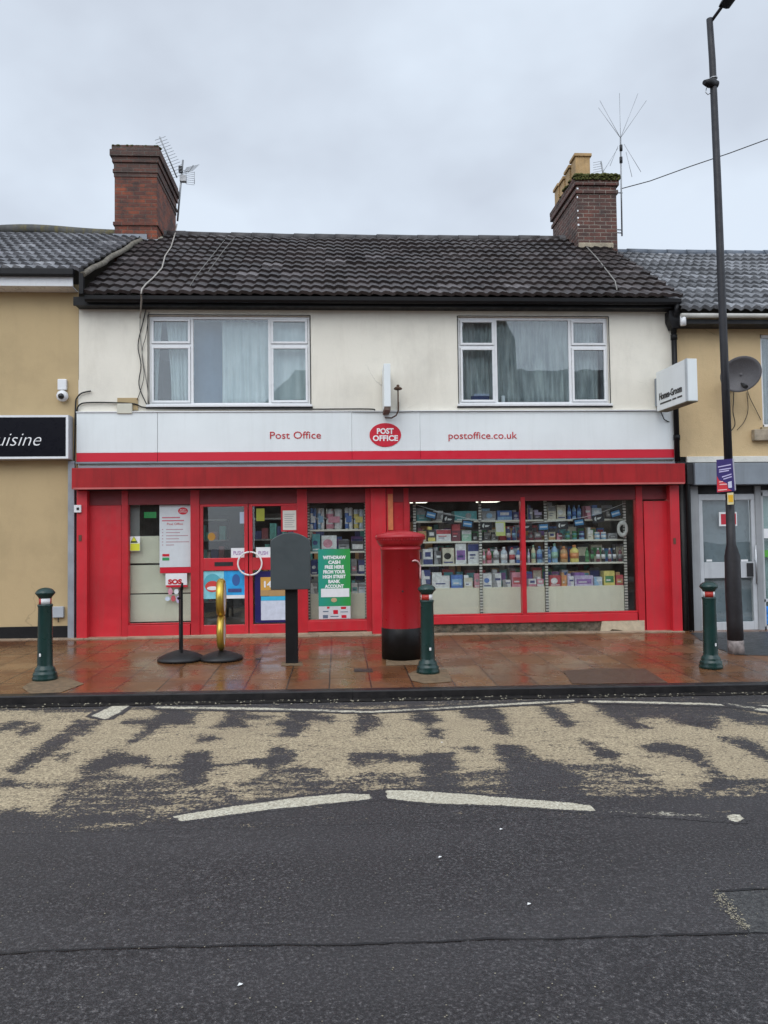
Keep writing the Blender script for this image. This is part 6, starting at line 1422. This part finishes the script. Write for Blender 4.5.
m.prism(tri(.056), 'y', YP-.004, YP-.0022); m.build('triangle', flat('tri_green', (.04, .08, .01), .5), t); m = MB(); m.prism(tri(.036), 'y', YP-.006, YP-.0042); m.build('triangle_fill', flat('warn_yellow', (.68, .70, .04), .5), t)
# door papers
YD1 = .052
for (a, b_, lb, col) in ((231, 245.5, 'white paper reading PUSH on the left door', 0), (256, 270.5, 'white paper reading PUSH on the right door', 1)):
    t = thing('paper_sign', lb, 'notice', (UX(a, 553, YD1), YD1, UZ(a, 557, YD1))); m = MB(); boxpx(m, a, b_, 548 if col == 0 else 547.2, 557.6, YD1, YD1, YD1+.003); m.build('sheet', WHITE, t)
    tpx('lettering', 'PUSH', a+2.5, b_-2.5, 553.2, 4.0, t, flat('violet_ink', (.30, .08, .35), .5), YD1-.002, extrude=.0005)
t = thing('door_poster', 'light blue poster with a smiling mouth at the left door foot', 'poster', (UX(223, 585, YD1), YD1, UZ(223, 599, YD1)))
m = MB(); boxpx(m, 202.8, 224, 571, 598.8, YD1, YD1, YD1+.003); m.build('left_sheet', paint('aqua', (.25, .62, .70), .4, .25, 6, 0), t)
m = MB(); boxpx(m, 224.1, 245, 570.3, 595, YD1, YD1, YD1+.003); m.build('right_sheet', paint('sky_blue', (.03, .36, .75), .4, .3, 5, 0), t); m = MB(); boxpx(m, 224.1, 245, 595.1, 598.5, YD1, YD1, YD1+.003); m.build('white_foot', WHITE, t)
def ell(mb, px, py, rx, rz, Y, t_=.0015, n=24):
    x, z = U(px, py, Y); mb.prism([(x+rx*math.cos(2*math.pi*i/n), z+rz*math.sin(2*math.pi*i/n)) for i in range(n)], 'y', Y, Y+t_)
m = MB(); ell(m, 212.5, 583, .13, .14, YD1-.002); m.build('face_shape', flat('teal_face', (.10, .40, .48), .4), t); m = MB(); ell(m, 212.5, 586.5, .11, .085, YD1-.004); m.build('mouth', flat('mouth_red', (.62, .06, .05), .4), t); m = MB(); ell(m, 212.5, 588.3, .085, .030, YD1-.006); m.build('teeth', WHITE, t)
m = MB(); ell(m, 236, 580, .06, .09, YD1-.002); m.build('cup_shape', flat('dark_cup', (.04, .12, .35), .4), t); m = MB(); boxpx(m, 228, 241.5, 588.6, 592.2, YD1-.003, YD1-.004, YD1-.0015); m.build('navy_bar', cm('navy'), t)
t = thing('door_poster', 'navy framed poster with orange and white panels, foot of the right door', 'poster', (UX(273, 598, YD1), YD1, UZ(273, 622, YD1)))
m = MB(); boxpx(m, 254.8, 294, 571, 622.5, YD1, YD1, YD1+.003); m.build('backing', flat('deep_navy', (.015, .01, .10), .4), t)
m = MB(); boxpx(m, 260.5, 290, 577, 590, YD1-.002, YD1-.002, YD1-.0005); m.build('orange_panel', flat('poster_orange', (.66, .36, .07), .4), t); tpx('price', '14', 264, 272, 584.5, 6.0, t, TW, YD1-.004, bold=.005, extrude=.0008)
m = MB(); boxpx(m, 269, 290, 590.2, 596, YD1-.002, YD1-.002, YD1-.0005); boxpx(m, 260.5, 268.9, 590.2, 596, YD1-.002, YD1-.002, YD1-.0005); m.build('brown_panel', flat('poster_tan', (.45, .28, .12), .4), t)
m = MB(); boxpx(m, 261, 290, 596.3, 600.5, YD1-.002, YD1-.002, YD1-.0005); m.build('blue_band', flat('poster_band', (.05, .45, .70), .4), t); m = MB(); boxpx(m, 261, 290, 600.6, 620, YD1-.002, YD1-.002, YD1-.0005); m.build('white_panel', paint('poster_white_panel', (.62, .66, .76), .4, .12, 12, 0), t)
t = thing('paper_notice', 'cream notice sheet with text at the top of the right door', 'notice', (UX(289, 520, .02), .02, UZ(289, 530, .02)))
m = MB(); boxpx(m, 281, 297.3, 506, 531.5, .026, .024, .029); m.build('red_backing', REDD, t); m = MB(); boxpx(m, 282.8, 296.2, 510.5, 530, .020, .0205, .0235); m.build('sheet', flat('aged_paper', (.62, .60, .54), .6), t)
m = MB()
for k in range(7): boxpx(m, 284.5, 294.5-(k % 3), 514+k*2.1, 514.5+k*2.1, .019, .0185, .0200)
m.build('text_lines', flat('ink_grey', (.25, .25, .25), .6), t)
rect_thing('sticker', 'yellow-green sticker in the top left of the right door glass', 'sticker', 256.3, 264.5, 508.5, 521, YD1, flat('lime_sticker', (.28, .30, .03), .5))
m = MB(); ell(m, 211.5, 536.7, .058, .062, YD1); tag(m.build('sticker', flat('round_orange', (.40, .20, .03), .5)), 'round orange sticker on the glass of the left door', 'sticker')
rect_thing('sticker', 'white and blue upright sticker at the top right of the left door', 'sticker', 239.8, 244.5, 512, 523.5, YD1, flat('pale_sticker', (.42, .50, .62), .5))
# green cash poster
YG = .074
t = thing('cash_poster', 'green poster about withdrawing cash in the small shop window', 'poster', (UX(335, 580, YG), YG, UZ(335, 618, YG)))
mg, nt, b = newmat('green_poster'); s_ = N(nt, 'ShaderNodeSeparateXYZ', {0: N(nt, 'ShaderNodeTexCoord').outputs['Generated']}); nt.links.new(ramp(nt, s_.outputs[0], [(.1, (.02, .30, .22)), (.9, (.03, .30, .06))]), b.inputs['Base Color']); b.inputs['Roughness'].default_value = .4
m = MB(); boxpx(m, 318.3, 350.5, 549, 606, YG, YG, YG+.004); m.build('sheet', mg, t)
m = MB(); boxpx(m, 318.8, 350.5, 606.2, 618.8, YG, YG, YG+.004); m.build('logo_strip', flat('poster_grey', (.60, .61, .62), .5), t)
for k, ln_ in enumerate(('WITHDRAW', 'CASH', 'FREE HERE', 'FROM YOUR', 'HIGH STREET', 'BANK', 'ACCOUNT')):
    tpx('lettering', ln_, 334.3-[11.5, 6, 9.5, 11, 11.5, 6, 9.5][k], 334.3+[11.5, 6, 9.5, 11, 11.5, 6, 9.5][k], 557.6+k*4.8, 3.3, t, TW, YG-.002, bold=.0035, extrude=.0005)
m = MB(); boxpx(m, 321, 349.3, 588.5, 597, YG-.004, YG-.004, YG-.0015); m.build('white_slip', WHITE, t)
m = MB(); ell(m, 334, 600, .045, .035, YG-.004); m.build('badge', flat('badge_tan', (.50, .36, .2), .5), t)
pass
for q_ in ((333.3, 338, 610, 614), (341, 346, 606.8, 609), (341.5, 346.5, 615, 618), (327, 329.5, 606.8, 608.6)): boxpx(MB(), *q_, YG-.002, YG-.002, YG-.0005).build('red_logo', REDS, t)
m = MB(); boxpx(m, 323, 328, 615, 618.3, YG-.002, YG-.002, YG-.0005); boxpx(m, 323, 328.5, 611, 612, YG-.002, YG-.002, YG-.0005); boxpx(m, 330.5, 338.5, 616, 616.8, YG-.002, YG-.002, YG-.0005); boxpx(m, 340.5, 348, 611.5, 612.2, YG-.002, YG-.002, YG-.0005); m.build('grey_logos', flat('logo_slate', (.12, .16, .22), .5), t)
# note, bunting, round ornament in the large window
YN2 = .13
t = thing('paper_note', 'white and yellow paper note stuck inside the large window', 'notice', (UX(501, 528, YN2), YN2, UZ(501, 536, YN2)))
m = MB(); quad(m, [(495.3, 521.8), (505, 521.8), (505.6, 535.8), (496, 535.8)], YN2, .002); m.build('sheet', flat('pale_lime', (.55, .62, .22), .5), t); m = MB(); quad(m, [(495.5, 523), (503.5, 523), (503.8, 532), (496.2, 532)], YN2-.002, .0015); m.build('white_area', flat('note_white', (.60, .62, .62), .5), t)
YB2 = .16
bt = thing('bunting', 'string of small black and blue flags drooping across the large window', 'bunting', (UX(520, 520, YB2), YB2, UZ(520, 520, YB2)))
m = MB(); m.tube([(*(lambda p: (p[0], YB2, p[1]))(U(a, b_, YB2)),) for a, b_ in ((415, 504.5), (440, 512), (470, 519), (500, 522), (530, 523), (560, 521), (585, 517), (605, 511), (625, 503))], .004, 6); m.build('string', WHITE, bt)
FB = flat('flag_black', (.012, .014, .02), .5); FBl = flat('flag_blue', (.05, .22, .48), .5)
for k, (px, py, ang_, blue) in enumerate(((431, 515, -14, 1), (448.5, 519.3, -10, 0), (467.5, 524, -8, 1), (486, 526, -3, 0), (526, 527, 2, 0), (543.5, 527, 2, 1), (562, 525.5, 4, 0), (579, 522.5, 7, 1), (598, 518.5, 14, 0), (615.5, 513.5, 16, 1))):
    x, z = U(px, py, YB2); w_, h_ = .095, .062; ca, sa = math.cos(R(ang_)), math.sin(R(ang_)); Q = lambda q: [(x+a*ca-b_*sa, z+a*sa+b_*ca) for a, b_ in q]
    m = MB(); m.prism(Q([(-w_, -h_), (w_, -h_), (w_, h_), (-w_, h_)]), 'y', YB2-.004, YB2-.002); f_ = m.build('flag', FB, bt)
    m = MB()
    if blue:
        m.prism(Q([(-.07, -.042), (.07, -.042), (.07, .042), (-.07, .042)]), 'y', YB2-.006, YB2-.0045); m.build('flag_print', FBl, f_)
        m = MB(); m.prism(Q([(-.06, -.012), (.06, -.012), (.06, .014), (-.06, .014)]), 'y', YB2-.008, YB2-.0065); m.build('flag_print', flat('flag_pale', (.5, .6, .7), .5), f_)
    else:
        m.prism(Q([(-.06, -.015), (-.04, -.035), (-.03, .0), (-.03, .035), (-.045, .035), (-.06, .01)]), 'y', YB2-.006, YB2-.0045); m.prism(Q([(-.015, -.018), (.03, -.012), (.06, .012), (-.015, .014)]), 'y', YB2-.006, YB2-.0045); m.build('flag_print', flat('flag_white', (.6, .62, .62), .5), f_)
YO = .17; ccx, ccz = U(622.5, 529, YO)
m = MB(); n, k2 = 24, 8; vs = []
for i in range(n):
    a_ = 2*math.pi*i/n
    for k in range(k2): b2 = 2*math.pi*k/k2; rr = .085+.032*math.cos(b2); vs.append((ccx+rr*math.cos(a_)*.8, YO+.014*math.sin(b2), ccz+rr*math.sin(a_)*1.15))
m.add(vs, [(i*k2+k, ((i+1) % n)*k2+k, ((i+1) % n)*k2+(k+1) % k2, i*k2+(k+1) % k2) for i in range(n) for k in range(k2)], 0, True); tag(m.build('ring_ornament', flat('ring_white', (.6, .6, .58), .5)), 'white ring ornament hanging at the right end of the bunting', 'ornament')

# ------------------------------------------------------------------ houses across the street (seen in the windows' reflections)
op = thing('brick_house', 'brick house with slate roof across the street, seen only in the window reflections', 'house', (4.5, -21.5, 0))
z0 = -.3
m = MB(); m.box(-3.6, 16, -30, -21.5, z0, 6.6); m.build('wall', BR2, op)
T_OP = paint('slate_roof', (.055, .056, .06), .5, .3, 6, .6, 12)
m = MB(); m.add([(-4.2, -21.2, 6.5), (16, -21.2, 6.5), (16, -25.8, 9.9), (-2., -25.8, 9.9)], [(0, 1, 2, 3)]); m.add([(-4.2, -30.3, 6.5), (16, -30.3, 6.5), (16, -25.8, 9.9), (-2., -25.8, 9.9)], [(0, 1, 2, 3)]); m.add([(-4.2, -21.2, 6.5), (-2., -25.8, 9.9), (-4.2, -30.3, 6.5)], [(0, 1, 2)]); m.build('roof', T_OP, op)
m = MB(); m.prism([(5.9, 6.0), (8.6, 6.0), (7.9, 10.3), (7.3, 11.9), (6.2, 11.9)], 'y', -24.5, -21.6); m.build('gable', BR2, op)
op2 = thing('brick_house', 'plain brick house with slate roof across the street, seen only in reflections at the left', 'house', (-12, -21.5, 0))
m = MB(); m.box(-20, -7, -30, -21.5, z0, 5.0); m.build('wall', BR2, op2)
m = MB(); m.add([(-20.2, -21.2, 4.9), (-6.8, -21.2, 4.9), (-6.8, -25.8, 7.6), (-20.2, -25.8, 7.6)], [(0, 1, 2, 3)]); m.add([(-20.2, -30.3, 4.9), (-6.8, -30.3, 4.9), (-6.8, -25.8, 7.6), (-20.2, -25.8, 7.6)], [(0, 1, 2, 3)]); m.build('roof', T_OP, op2)
